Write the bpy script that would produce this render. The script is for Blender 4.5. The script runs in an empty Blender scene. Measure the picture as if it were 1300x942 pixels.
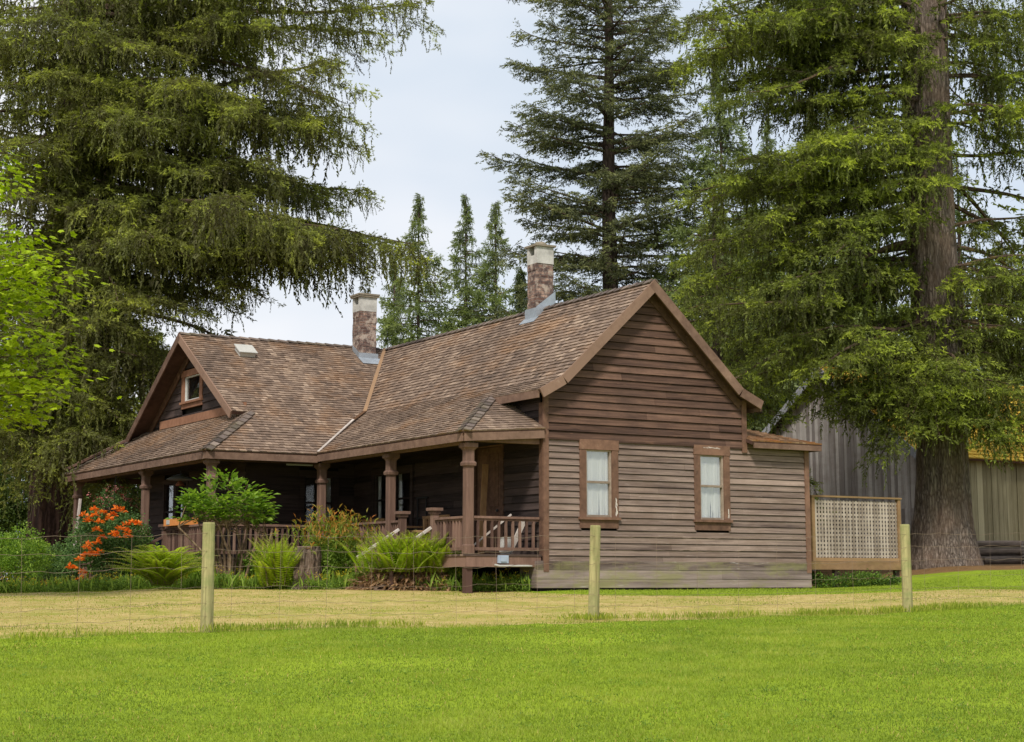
import bpy, math, random
import numpy as np
from mathutils import Vector

scene = bpy.context.scene
COL = scene.collection
RNG = np.random.default_rng(7)
R_ = random.Random(11)

# ------------------------------------------------------------------ frame of reference
CAM = np.array([-17.511, -27.998, 0.135])
YAW, PITCH, FPX, PPY = math.radians(-30.944), math.radians(8.327), 2147.495, 423.19
FH = np.array([-math.sin(YAW), math.cos(YAW), 0.0])
RH = np.array([math.cos(YAW), math.sin(YAW), 0.0])

def dl(dh, lat, z=0.0):            # distance ahead / to the right of the viewpoint -> world
    p = CAM + FH * dh + RH * lat
    return np.array([p[0], p[1], z])

def sst(a, b, x):
    t = np.clip((np.asarray(x, float) - a) / (b - a), 0, 1)
    return t * t * (3 - 2 * t)

def ground_z(x, y):
    x = np.asarray(x, float); y = np.asarray(y, float)
    dh = (x - CAM[0]) * FH[0] + (y - CAM[1]) * FH[1]
    lat = (x - CAM[0]) * RH[0] + (y - CAM[1]) * RH[1]
    z = np.interp(dh, [-60, 0, 11, 15.6, 21, 25, 29, 33, 37, 60, 200, 2000],
                  [-1.8, -1.45, -.98, -.73, -.52, -.40, -.22, -.06, -.02, .15, .5, 2])
    z = z + .50 * sst(6.8, 11, lat) * sst(34.5, 42, dh) - .20 * sst(-6, -13, lat) * sst(30, 38, dh)
    z = z + .018 * np.sin(x * 1.3 + y * .7) * np.cos(y * 1.1 - x * .4) + .03 * np.sin(x * .31 + 2) * np.sin(y * .27)
    return z

def gp(dh, lat, dz=0.0):
    p = dl(dh, lat); p[2] = float(ground_z(p[0], p[1])) + dz
    return p

def pxl(px, dh):                    # lateral offset of something seen in column px at distance dh
    return (px - 650.0) * dh * 1.0 / 2170.0

# ------------------------------------------------------------------ object helpers
ORG = {}
def tag(o, label=None, cat=None, group=None, kind=None):
    if label: o['label'] = label
    if cat: o['category'] = cat
    if group: o['group'] = group
    if kind: o['kind'] = kind
    return o

def thing(name, loc, label, cat, group=None):
    o = bpy.data.objects.new(name, None); COL.objects.link(o)
    o.empty_display_size = .3
    o.location = tuple(float(v) for v in loc); ORG[o.name] = np.array(loc, float)
    return tag(o, label, cat, group)

def copy_tree(o, parent=None):
    c = o.copy(); COL.objects.link(c); c.parent = parent
    ORG[c.name] = ORG.get(o.name, np.zeros(3))
    for ch in list(o.children): copy_tree(ch, c)
    return c

def link_mesh(name, me, mat, parent=None, smooth=False):
    o = bpy.data.objects.new(name, me); COL.objects.link(o)
    if mat is not None: me.materials.append(mat)
    if parent is not None:
        o.parent = parent; ORG[o.name] = ORG[parent.name]
    else: ORG[o.name] = np.zeros(3)
    if smooth: me.polygons.foreach_set('use_smooth', [True] * len(me.polygons))
    return o

class MB:
    def __init__(s): s.v = []; s.f = []; s.t = []
    def add(s, verts, faces, tint=.5):
        n = len(s.v)
        s.v += [tuple(float(c) for c in p) for p in verts]
        s.f += [tuple(i + n for i in f) for f in faces]
        s.t += [tint] * len(verts)
    def obox(s, c, ax, ay, az, tint=None):     # centre + half-axis vectors
        c = np.array(c, float); ax, ay, az = [np.array(a, float) for a in (ax, ay, az)]
        vs = [c + i * ax + j * ay + k * az for k in (-1, 1) for j in (-1, 1) for i in (-1, 1)]
        s.add(vs, [(0, 2, 3, 1), (4, 5, 7, 6), (0, 1, 5, 4), (2, 6, 7, 3), (0, 4, 6, 2), (1, 3, 7, 5)],
              R_.random() if tint is None else tint)
    def box(s, x0, x1, y0, y1, z0, z1, tint=None):
        s.obox(((x0 + x1) / 2, (y0 + y1) / 2, (z0 + z1) / 2), ((x1 - x0) / 2, 0, 0), (0, (y1 - y0) / 2, 0), (0, 0, (z1 - z0) / 2), tint)
    def bar(s, p, q, w, h, up=(0, 0, 1), tint=None):
        p = np.array(p, float); q = np.array(q, float); d = q - p; L = np.linalg.norm(d); d /= L
        up = np.array(up, float); si = np.cross(d, up)
        if np.linalg.norm(si) < 1e-6: si = np.cross(d, (1, 0, 0))
        si /= np.linalg.norm(si); u2 = np.cross(si, d)
        s.obox((p + q) / 2, d * L / 2, si * w / 2, u2 * h / 2, tint)
    def tube(s, pts, rad, n=6, tint=.5, cap=True):
        pts = [np.array(p, float) for p in pts]
        if np.isscalar(rad): rad = [rad] * len(pts)
        base = len(s.v); ref = np.array([0.13, .37, .92])
        for i, p in enumerate(pts):
            d = pts[min(i + 1, len(pts) - 1)] - pts[max(i - 1, 0)]; d /= (np.linalg.norm(d) + 1e-9)
            r = ref if abs(d @ ref) < .93 else np.array([1., 0, 0])
            a = np.cross(d, r); a /= np.linalg.norm(a); b = np.cross(d, a)
            for k in range(n):
                t = 2 * math.pi * k / n
                s.v.append(tuple(p + rad[i] * (math.cos(t) * a + math.sin(t) * b))); s.t.append(tint)
        for i in range(len(pts) - 1):
            for k in range(n):
                k2 = (k + 1) % n
                s.f.append((base + i * n + k, base + i * n + k2, base + (i + 1) * n + k2, base + (i + 1) * n + k))
        if cap:
            s.f.append(tuple(base + k for k in range(n))[::-1]); s.f.append(tuple(base + (len(pts) - 1) * n + k for k in range(n)))
    def lathe(s, c, prof, n=20, tint=.5):       # prof: (r, z)
        c = np.array(c, float); base = len(s.v)
        for r, z in prof:
            for k in range(n):
                t = 2 * math.pi * k / n
                s.v.append((c[0] + r * math.cos(t), c[1] + r * math.sin(t), c[2] + z)); s.t.append(tint)
        for i in range(len(prof) - 1):
            for k in range(n):
                k2 = (k + 1) % n
                s.f.append((base + i * n + k, base + i * n + k2, base + (i + 1) * n + k2, base + (i + 1) * n + k))
        s.f.append(tuple(base + k for k in range(n))[::-1]); s.f.append(tuple(base + (len(prof) - 1) * n + k for k in range(n)))
    def build(s, name, mat, parent=None, smooth=False, label=None):
        me = bpy.data.meshes.new(name)
        o0 = ORG[parent.name] if parent is not None else np.zeros(3)
        v = np.array(s.v, float).reshape(-1, 3) - o0
        me.from_pydata(v.tolist(), [], s.f)
        a = me.attributes.new('tint', 'FLOAT', 'POINT'); a.data.foreach_set('value', np.array(s.t, dtype=np.float32))
        me.update()
        o = link_mesh(name, me, mat, parent, smooth)
        if label: o['label'] = label
        return o

def tri_mesh(name, V, T, mat, parent=None, origin=None):
    """V: (N,3) numpy, three verts per triangle; T tint per vert"""
    me = bpy.data.meshes.new(name)
    o0 = origin if origin is not None else (ORG[parent.name] if parent is not None else np.zeros(3))
    V = (V - o0).astype(np.float32); n = len(V); m = n // 3
    me.vertices.add(n); me.vertices.foreach_set('co', V.ravel())
    me.loops.add(n); me.loops.foreach_set('vertex_index', np.arange(n, dtype=np.int32))
    me.polygons.add(m); me.polygons.foreach_set('loop_start', np.arange(0, n, 3, dtype=np.int32))
    me.update(calc_edges=True)
    a = me.attributes.new('tint', 'FLOAT', 'POINT'); a.data.foreach_set('value', T.astype(np.float32))
    return link_mesh(name, me, mat, parent)

# ------------------------------------------------------------------ materials
def new_mat(name):
    m = bpy.data.materials.new(name); m.use_nodes = True
    nt = m.node_tree; nt.nodes.clear()
    out = nt.nodes.new('ShaderNodeOutputMaterial')
    return m, nt, out
def N(nt, typ, **kw):
    n = nt.nodes.new(typ)
    for k, v in kw.items():
        if k in n.inputs.keys() if hasattr(n.inputs, 'keys') else False: n.inputs[k].default_value = v
        else: setattr(n, k, v)
    return n
def setin(n, **kw):
    for k, v in kw.items(): n.inputs[k.replace('_', ' ')].default_value = v
    return n
def ramp(nt, fac, stops):
    r = nt.nodes.new('ShaderNodeValToRGB')
    while len(r.color_ramp.elements) < len(stops): r.color_ramp.elements.new(.5)
    for e, (p, c) in zip(r.color_ramp.elements, stops):
        e.position = p; e.color = (*c, 1) if not np.isscalar(c) else (c, c, c, 1)
    nt.links.new(fac, r.inputs[0]); return r.outputs[0]
def mixc(nt, fac, a, b, mode='MIX'):
    m = nt.nodes.new('ShaderNodeMix'); m.data_type = 'RGBA'; m.blend_type = mode
    for s, v in ((m.inputs[0], fac), (m.inputs[6], a), (m.inputs[7], b)):
        if hasattr(v, 'links'): nt.links.new(v, s)
        elif np.isscalar(v): s.default_value = v if s == m.inputs[0] else (v, v, v, 1)
        else: s.default_value = (*v, 1)
    return m.outputs[2]
def noise(nt, scale, detail=4, rough=.55, vec=None, dist=0.):
    n = nt.nodes.new('ShaderNodeTexNoise'); setin(n, Scale=scale, Detail=detail, Roughness=rough, Distortion=dist)
    if vec is not None: nt.links.new(vec, n.inputs['Vector'])
    return n.outputs['Fac']
def coords(nt, scale=(1, 1, 1), world=True):
    if world:
        g = nt.nodes.new('ShaderNodeNewGeometry').outputs['Position']
    else:
        g = nt.nodes.new('ShaderNodeTexCoord').outputs['Object']
    mp = nt.nodes.new('ShaderNodeMapping'); mp.inputs['Scale'].default_value = scale
    nt.links.new(g, mp.inputs[0]); return mp.outputs[0]
def attr(nt, name='tint'):
    a = nt.nodes.new('ShaderNodeAttribute'); a.attribute_name = name; return a.outputs['Fac']
def math_(nt, op, a, b=None):
    m = nt.nodes.new('ShaderNodeMath'); m.operation = op
    for s, v in ((m.inputs[0], a), (m.inputs[1], b)):
        if v is None: continue
        if hasattr(v, 'links'): nt.links.new(v, s)
        else: s.default_value = v
    return m.outputs[0]
def bsdf(nt, out, col, rough=.8, bump=None, bs=.3, bd=.02, spec=.3, metal=0.):
    p = nt.nodes.new('ShaderNodeBsdfPrincipled')
    if hasattr(col, 'links'): nt.links.new(col, p.inputs['Base Color'])
    else: p.inputs['Base Color'].default_value = (*col, 1)
    if hasattr(rough, 'links'): nt.links.new(rough, p.inputs['Roughness'])
    else: p.inputs['Roughness'].default_value = rough
    p.inputs['Specular IOR Level'].default_value = spec; p.inputs['Metallic'].default_value = metal
    if bump is not None:
        b = nt.nodes.new('ShaderNodeBump'); setin(b, Strength=bs, Distance=bd)
        nt.links.new(bump, b.inputs['Height']); nt.links.new(b.outputs[0], p.inputs['Normal'])
    nt.links.new(p.outputs[0], out.inputs[0]); return p

def wood(name, dark, light, grain=(1.5, 1.5, 28), tintamt=.55, stain=None, stain_amt=.5, stain_scale=1.6, rough=.85, wear=None, bs=.5, lowstain=None, zlow=.5):
    m, nt, out = new_mat(name)
    g = noise(nt, 1.0, 6, .65, coords(nt, grain), .3)
    g2 = noise(nt, 1.0, 3, .6, coords(nt, tuple(x * .22 for x in grain)))
    big = noise(nt, .9, 4, .6, coords(nt))
    f = math_(nt, 'ADD', math_(nt, 'MULTIPLY', g, .55), math_(nt, 'MULTIPLY', g2, .45))
    f = math_(nt, 'ADD', f, math_(nt, 'MULTIPLY', math_(nt, 'SUBTRACT', attr(nt), .5), tintamt))
    c = ramp(nt, f, [(.33, dark), (.69, light)])
    if stain:
        s = ramp(nt, noise(nt, stain_scale, 5, .7, coords(nt, (1, 1, 1.8))), [(.45, 0.), (.68, 1.)])
        c = mixc(nt, math_(nt, 'MULTIPLY', s, stain_amt), c, stain)
    if wear:
        w = ramp(nt, noise(nt, 1.0, 6, .75, coords(nt, tuple(x * .6 + 1.2 for x in grain))), [(.60, 0.), (.70, 1.)])
        c = mixc(nt, math_(nt, 'MULTIPLY', w, .6), c, wear)
    if lowstain:      # algae that grew on the lowest boards, in patches
        sp = nt.nodes.new('ShaderNodeSeparateXYZ'); nt.links.new(coords(nt), sp.inputs[0])
        zz = ramp(nt, math_(nt, 'DIVIDE', sp.outputs[2], zlow), [(.0, 1.), (1., 0.)])
        s = ramp(nt, noise(nt, 1.1, 5, .7, coords(nt, (1, 1, 2.5))), [(.46, 0.), (.60, 1.)])
        c = mixc(nt, math_(nt, 'MULTIPLY', math_(nt, 'MULTIPLY', s, zz), .65), c, lowstain)
    hv = noise(nt, 1, 2, .5, coords(nt))
    c = mixc(nt, .35, c, ramp(nt, big, [(.3, .55), (.7, 1.0)]), 'MULTIPLY')
    bsdf(nt, out, c, rough, g, bs, .008); return m

def simple(name, col, rough=.6, metal=0., var=.25, scale=8, bs=.2):
    m, nt, out = new_mat(name)
    n = noise(nt, scale, 5, .6, coords(nt))
    c = mixc(nt, var, col, ramp(nt, n, [(.3, .35), (.7, 1.2)]), 'MULTIPLY')
    bsdf(nt, out, c, rough, n, bs, .01, metal=metal); return m

def leafmat(name, dark, mid, tip, trans=.35, rough=.6, hue=.12):
    m, nt, out = new_mat(name)
    c = ramp(nt, attr(nt), [(.0, dark), (.5, mid), (1., tip)])
    big = noise(nt, .55, 3, .6, coords(nt))
    c = mixc(nt, .5, c, ramp(nt, big, [(.3, (.62, .66, .72)), (.7, (1.25, 1.15, .85))]), 'MULTIPLY')
    p = nt.nodes.new('ShaderNodeBsdfPrincipled'); nt.links.new(c, p.inputs['Base Color'])
    p.inputs['Roughness'].default_value = rough; p.inputs['Specular IOR Level'].default_value = .25
    t = nt.nodes.new('ShaderNodeBsdfTranslucent'); nt.links.new(mixc(nt, 1., c, (1.25, 1.3, .6), 'MULTIPLY'), t.inputs[0])
    mx = nt.nodes.new('ShaderNodeMixShader'); mx.inputs[0].default_value = trans
    nt.links.new(p.outputs[0], mx.inputs[1]); nt.links.new(t.outputs[0], mx.inputs[2]); nt.links.new(mx.outputs[0], out.inputs[0])
    return m

M = {}
M['siding_low'] = wood('siding_weathered', (.075, .050, .043), (.37, .272, .222), (1.2, 1.2, 26), .45, stain=(.16, .105, .075), stain_amt=.55, stain_scale=1.1, wear=(.44, .36, .32))
M['siding_up'] = wood('siding_red_brown', (.038, .018, .012), (.20, .112, .078), (1.1, 1.1, 26), .6, wear=(.33, .17, .10), stain=(.055, .032, .025), stain_amt=.6, stain_scale=1.3)
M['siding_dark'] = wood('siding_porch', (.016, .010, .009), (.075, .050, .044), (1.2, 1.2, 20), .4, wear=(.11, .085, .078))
M['skirt'] = wood('skirt_boards', (.08, .055, .047), (.34, .265, .235), (1.0, 1.0, 16), .4, wear=(.52, .47, .43), lowstain=(.24, .23, .08), zlow=1.8)
M['trim'] = wood('trim_brown', (.080, .042, .028), (.225, .122, .080), (9, 9, 9), .35, wear=(.30, .19, .13), bs=.25)
M['trim_or'] = wood('trim_orange_brown', (.15, .065, .035), (.30, .15, .09), (7, 7, 7), .35, bs=.2)
M['rakewood'] = wood('fascia_brown', (.095, .052, .036), (.24, .148, .105), (6, 6, 6), .4, wear=(.34, .24, .18), bs=.3)
M['post'] = wood('porch_post', (.095, .052, .038), (.225, .135, .100), (16, 16, 1.6), .3, wear=(.27, .19, .15))
M['rail'] = wood('porch_rail', (.085, .045, .034), (.235, .140, .105), (10, 10, 3), .6, wear=(.30, .22, .18))
M['deck'] = wood('deck_boards', (.07, .045, .035), (.22, .15, .11), (3, 3, 12), .5)
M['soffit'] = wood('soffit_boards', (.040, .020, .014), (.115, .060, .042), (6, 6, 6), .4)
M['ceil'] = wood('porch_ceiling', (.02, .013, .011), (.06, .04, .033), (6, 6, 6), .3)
M['tanwood'] = wood('tan_wood', (.20, .10, .045), (.46, .27, .13), (10, 10, 4), .4)
M['palewood'] = wood('pale_wood', (.30, .25, .22), (.62, .55, .50), (8, 8, 8), .3)
M['barn'] = wood('barn_boards', (.26, .225, .205), (.60, .55, .51), (26, 26, 1.3), .42, wear=(.42, .40, .39), stain=(.16, .10, .07), stain_amt=.3)
M['shed'] = wood('shed_boards', (.19, .165, .09), (.40, .36, .22), (26, 26, 1.3), .4, wear=(.44, .40, .28))
M['barnwhite'] = wood('white_peeling', (.26, .26, .28), (.62, .62, .66), (14, 14, 14), .4)
M['lattice'] = wood('lattice_strips', (.24, .19, .15), (.45, .375, .31), (14, 14, 14), .5)
M['lframe'] = wood('lattice_frame', (.15, .085, .04), (.33, .20, .10), (5, 5, 9), .4, stain=(.22, .17, .05), stain_amt=.4)
M['fpost'] = wood('fence_post', (.17, .14, .06), (.56, .49, .23), (30, 30, 1.8), .3, stain=(.20, .24, .08), stain_amt=.65, stain_scale=3, wear=(.13, .10, .06))
M['log'] = wood('grey_log', (.06, .045, .035), (.22, .17, .14), (4, 4, 14), .4, wear=(.2, .2, .09))
M['stump'] = wood('stump_wood', (.09, .055, .04), (.36, .25, .19), (14, 14, 5), .5)
M['wicker'] = wood('bench_wood', (.16, .08, .035), (.42, .25, .12), (5, 5, 30), .5)

def bark(name, dark, light, sc=(7, 7, 1.1), moss=None, red=None):
    m, nt, out = new_mat(name)
    v = nt.nodes.new('ShaderNodeTexVoronoi'); v.feature = 'DISTANCE_TO_EDGE'; v.inputs['Scale'].default_value = 1
    w = noise(nt, 2.3, 3, .5, coords(nt))
    cv = coords(nt, sc); va = nt.nodes.new('ShaderNodeVectorMath'); va.operation = 'ADD'
    nt.links.new(cv, va.inputs[0]); nt.links.new(mixc(nt, 1., w, (1.6, 1.6, 1.6), 'MULTIPLY'), va.inputs[1]); nt.links.new(va.outputs[0], v.inputs['Vector'])
    n = noise(nt, 1., 6, .7, coords(nt, tuple(s * 2.6 for s in sc)))
    f = math_(nt, 'ADD', math_(nt, 'MULTIPLY', v.outputs['Distance'], .8), math_(nt, 'MULTIPLY', n, .65))
    c = ramp(nt, f, [(.25, dark), (.75, light)])
    if red: c = mixc(nt, ramp(nt, noise(nt, 1.2, 4, .6, coords(nt)), [(.4, 0.), (.7, .6)]), c, red)
    if moss:
        c = mixc(nt, ramp(nt, noise(nt, 1.7, 5, .7, coords(nt, (1, 1, .6))), [(.55, 0.), (.68, .75)]), c, moss)
    bsdf(nt, out, c, .92, f, .9, .06, spec=.15); return m
M['bark_r'] = bark('bark_grey_red', (.034, .025, .020), (.30, .245, .205), (17, 17, 3.2), red=(.17, .11, .075))
M['bark_l'] = bark('bark_dark_red', (.02, .012, .010), (.12, .072, .055), (6, 6, .9))
M['bark'] = bark('bark_plain', (.03, .02, .016), (.15, .11, .09), (9, 9, 1.6))
M['limb'] = bark('limb_mossy', (.045, .028, .020), (.17, .12, .085), (5, 5, 5), moss=(.19, .15, .02))
M['stem'] = bark('cane_stems', (.12, .075, .045), (.44, .32, .21), (10, 10, 2))

M['spruce'] = leafmat('spruce_needles', (.066, .060, .028), (.180, .200, .056), (.46, .52, .09), .42)
M['spruce_r'] = leafmat('spruce_needles_bright', (.056, .054, .024), (.155, .190, .042), (.45, .53, .075), .40)
M['fir'] = leafmat('fir_needles', (.045, .052, .032), (.130, .150, .075), (.28, .30, .13), .32)
M['cedar'] = leafmat('cedar_sprays', (.10, .125, .065), (.22, .28, .12), (.38, .45, .19), .45)
M['backwood'] = leafmat('backwood_foliage', (.030, .050, .016), (.085, .130, .032), (.21, .30, .06), .35)
M['maple'] = leafmat('maple_leaves', (.20, .28, .015), (.38, .50, .025), (.56, .68, .05), .52)
M['bush'] = leafmat('bush_leaves', (.06, .13, .02), (.16, .28, .035), (.36, .50, .08), .45)
M['fern'] = leafmat('fern_fronds', (.10, .17, .015), (.30, .43, .03), (.54, .64, .07), .48)
M['weeds'] = leafmat('weed_leaves', (.05, .10, .018), (.15, .25, .035), (.32, .44, .08), .42)
M['pieris'] = leafmat('shrub_red_tips', (.06, .13, .02), (.22, .30, .04), (.55, .20, .05), .4)
M['azalea'] = leafmat('azalea_leaves', (.03, .075, .025), (.08, .16, .045), (.20, .30, .10), .35)
M['flower'] = leafmat('orange_petals', (.58, .11, .015), (.88, .25, .035), (.96, .40, .09), .32)
M['pink'] = leafmat('pink_petals', (.35, .04, .06), (.55, .12, .14), (.7, .35, .35), .3)
M['yellow'] = leafmat('yellow_petals', (.7, .5, .02), (.8, .6, .03), (.9, .7, .05), .3)
M['dead'] = leafmat('dead_fronds', (.09, .045, .025), (.26, .15, .09), (.45, .30, .19), .25)
M['grass'] = leafmat('lawn_blades', (.075, .122, .014), (.220, .300, .028), (.46, .48, .10), .44)
M['straw'] = leafmat('mown_blades', (.16, .17, .025), (.42, .32, .09), (.68, .52, .22), .4)
M['ivy'] = leafmat('ivy_leaves', (.025, .06, .012), (.07, .14, .02), (.18, .28, .04), .3)

def shingle_mat(name, cols, moss, mossamt=1.):
    m, nt, out = new_mat(name)
    g = noise(nt, 1., 5, .6, coords(nt, (9, 9, 9)))
    f = math_(nt, 'ADD', math_(nt, 'MULTIPLY', attr(nt), .62), math_(nt, 'MULTIPLY', g, .45))
    big = noise(nt, .55, 4, .65, coords(nt, (1, .55, 1)), .4)
    f2 = math_(nt, 'ADD', f, math_(nt, 'MULTIPLY', math_(nt, 'SUBTRACT', big, .5), .7))
    c = ramp(nt, f2, [(.12, cols[0]), (.5, cols[1]), (.8, cols[2]), (1., cols[3])])
    ms = ramp(nt, noise(nt, .8, 6, .75, coords(nt, (1, .6, 1.6))), [(.50, 0.), (.66, mossamt)])
    c = mixc(nt, ms, c, moss)
    bsdf(nt, out, c, .88, g, .4, .006, spec=.2); return m
M['shingle'] = shingle_mat('cedar_shingles', [(.070, .050, .040), (.185, .130, .098), (.34, .250, .185), (.48, .38, .29)], (.28, .15, .07), .5)
M['capsh'] = shingle_mat('ridge_caps', [(.045, .035, .032), (.11, .085, .075), (.20, .155, .13), (.3, .24, .2)], (.12, .11, .05), .5)
M['mossroof'] = shingle_mat('mossy_roof', [(.22, .12, .02), (.44, .27, .03), (.60, .41, .05), (.70, .54, .10)], (.30, .20, .03), .5)
M['leanroof'] = shingle_mat('lean_to_shingles', [(.08, .05, .03), (.20, .12, .07), (.32, .20, .12), (.42, .3, .2)], (.34, .13, .03), .9)

def brick_mat():
    m, nt, out = new_mat('old_brick')
    sp = nt.nodes.new('ShaderNodeSeparateXYZ'); nt.links.new(coords(nt), sp.inputs[0])
    cb = nt.nodes.new('ShaderNodeCombineXYZ'); nt.links.new(math_(nt, 'ADD', sp.outputs[0], sp.outputs[1]), cb.inputs[0]); nt.links.new(sp.outputs[2], cb.inputs[1])
    b = nt.nodes.new('ShaderNodeTexBrick'); nt.links.new(cb.outputs[0], b.inputs['Vector'])
    setin(b, Scale=1., Mortar_Size=.008, Brick_Width=.21, Row_Height=.075)
    b.inputs['Color1'].default_value = (.13, .065, .05, 1); b.inputs['Color2'].default_value = (.42, .27, .21, 1); b.inputs['Mortar'].default_value = (.20, .17, .15, 1)
    n = noise(nt, 9, 6, .75, coords(nt))
    c = mixc(nt, ramp(nt, n, [(.40, 0.), (.55, .85)]), b.outputs['Color'], (.07, .048, .045))
    c = mixc(nt, ramp(nt, noise(nt, 5, 5, .7, coords(nt)), [(.50, 0.), (.62, .75)]), c, (.45, .37, .31))
    bsdf(nt, out, c, .9, n, .6, .02); return m
M['brick'] = brick_mat()
M['plaster'] = simple('grey_plaster', (.50, .48, .45), .9, var=.55, scale=5)
M['concrete'] = simple('old_concrete', (.24, .20, .15), .95, var=.5, scale=14)
M['flash'] = simple('metal_flashing', (.38, .42, .47), .45, .5, var=.3)
M['dark'] = simple('dark_void', (.012, .010, .009), .9)
M['black'] = simple('black_metal', (.03, .03, .032), .4, .3)
M['shade'] = simple('dark_enamel', (.30, .31, .32), .35, .3); M['copper'] = simple('copper', (.35, .14, .08), .4, .6)
M['meter'] = simple('meter_grey', (.36, .42, .52), .45, .2, var=.15)
M['white'] = simple('dull_white', (.44, .43, .40), .6, var=.15)
M['orange'] = simple('orange_card', (.60, .23, .06), .8, var=.15)
M['blue'] = simple('navy_cloth', (.03, .045, .12), .9)
M['wire'] = simple('rusty_wire', (.27, .19, .14), .6, .3)
M['sash'] = wood('sash_paint', (.20, .15, .11), (.42, .33, .26), (12, 12, 12), .3)
M['wsash'] = wood('white_sash', (.42, .42, .40), (.72, .72, .70), (12, 12, 12), .3)
M['curtain'] = simple('net_curtain', (.80, .79, .74), .9, var=.08, scale=3, bs=.05)

def glass_mat(name, refl=.20):
    m, nt, out = new_mat(name)
    t = nt.nodes.new('ShaderNodeBsdfTransparent'); t.inputs[0].default_value = (.90, .91, .90, 1)
    g = nt.nodes.new('ShaderNodeBsdfGlossy'); g.inputs['Roughness'].default_value = .04
    bp = nt.nodes.new('ShaderNodeBump'); setin(bp, Strength=.12, Distance=.01); nt.links.new(noise(nt, 3, 2, .5, coords(nt)), bp.inputs['Height'])
    nt.links.new(bp.outputs[0], g.inputs['Normal'])
    mx = nt.nodes.new('ShaderNodeMixShader'); mx.inputs[0].default_value = refl
    nt.links.new(t.outputs[0], mx.inputs[1]); nt.links.new(g.outputs[0], mx.inputs[2]); nt.links.new(mx.outputs[0], out.inputs[0])
    return m
M['glass'] = glass_mat('window_glass'); M['glass_dark'] = glass_mat('window_glass_mirror', .28)

def ground_mat():
    m, nt, out = new_mat('ground')
    n1 = noise(nt, 5, 6, .7, coords(nt)); n2 = noise(nt, .5, 4, .6, coords(nt)); n3 = noise(nt, 40, 3, .7, coords(nt))
    f = math_(nt, 'ADD', math_(nt, 'MULTIPLY', n1, .5), math_(nt, 'MULTIPLY', n3, .5))
    lawn = ramp(nt, math_(nt, 'ADD', f, math_(nt, 'MULTIPLY', math_(nt, 'SUBTRACT', n2, .5), .5)), [(.3, (.11, .17, .010)), (.7, (.27, .355, .022))])
    dry = ramp(nt, f, [(.3, (.17, .11, .04)), (.46, (.36, .28, .10)), (.68, (.60, .46, .21))])
    dry = mixc(nt, ramp(nt, noise(nt, 1.1, 6, .75, coords(nt)), [(.45, 0.), (.63, .8)]), dry, (.22, .24, .035))
    wood_ = ramp(nt, f, [(.3, (.06, .035, .018)), (.7, (.26, .15, .06))])
    c = mixc(nt, ramp(nt, math_(nt, 'ADD', attr(nt, 'dry'), math_(nt, 'MULTIPLY', math_(nt, 'SUBTRACT', n1, .5), .7)), [(.42, 0.), (.58, 1.)]), lawn, dry)
    c = mixc(nt, ramp(nt, math_(nt, 'ADD', attr(nt, 'duff'), math_(nt, 'MULTIPLY', math_(nt, 'SUBTRACT', n1, .5), .5)), [(.40, 0.), (.60, 1.)]), c, wood_)
    bsdf(nt, out, c, .95, f, .7, .03, spec=.1); return m
M['ground'] = ground_mat()

# ------------------------------------------------------------------ fence line and ground zones
FP = [gp(17.0, -9.05), gp(21.2, -3.77), gp(24.6, 1.17), gp(26.8, 6.19), gp(28.9, 11.4)]
def fence_side(x, y):               # >0 beyond the fence
    a = FP[1][:2]; b = FP[3][:2]; d = (b - a) / np.linalg.norm(b - a); n = np.array([-d[1], d[0]])
    return (np.asarray(x) - a[0]) * n[0] + (np.asarray(y) - a[1]) * n[1]
def zones(x, y):
    dh = (x - CAM[0]) * FH[0] + (y - CAM[1]) * FH[1]; lat = (x - CAM[0]) * RH[0] + (y - CAM[1]) * RH[1]
    far = np.interp(lat, [-14, -8, -1, 0, 2, 6, 7, 9, 14], [37.5, 36.5, 34.5, 33.0, 31.3, 31.5, 32.5, 33.5, 33.5])
    dry = sst(-.30, .40, fence_side(x, y) + .22 * np.sin(lat * 2.1) * np.sin(lat * .9) - .1 * np.sin(lat * 5.3)) * (1 - sst(-.7, .7, dh - far))
    duff = np.maximum(sst(-.6, .8, dh - np.interp(lat, [-14, -6, -1, 6.3, 6.9, 8, 14], [39.5, 37.2, 36.5, 37, 41, 41.2, 40.6])),
                      1 - sst(1.7, 3.1, np.hypot(x - 13.23, y - 2.54)))
    inside = ((x > -1.6) & (x < 6.6) & (y > .3) & (y < 12))
    return dry, np.where(inside, 1., duff)

def build_ground():
    dhs = np.unique(np.concatenate([np.linspace(-60, 8, 12), np.arange(8, 60, .4), np.geomspace(60, 1800, 22)]))
    lats = np.unique(np.concatenate([-np.geomspace(26, 1500, 16), np.arange(-26, 26, .4), np.geomspace(26, 1500, 16)]))
    D, L = np.meshgrid(dhs, lats, indexing='ij')
    X = CAM[0] + FH[0] * D + RH[0] * L; Y = CAM[1] + FH[1] * D + RH[1] * L; Z = ground_z(X, Y)
    V = np.stack([X, Y, Z], -1).reshape(-1, 3); nl = len(lats)
    F = [(i * nl + j, i * nl + j + 1, (i + 1) * nl + j + 1, (i + 1) * nl + j) for i in range(len(dhs) - 1) for j in range(nl - 1)]
    me = bpy.data.meshes.new('ground'); me.from_pydata(V.tolist(), [], F)
    dry, duff = zones(X.ravel(), Y.ravel())
    for n, a in (('dry', dry), ('duff', duff)):
        at = me.attributes.new(n, 'FLOAT', 'POINT'); at.data.foreach_set('value', a.astype(np.float32))
    o = link_mesh('ground', me, M['ground'], None, True); o['kind'] = 'structure'
build_ground()

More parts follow.
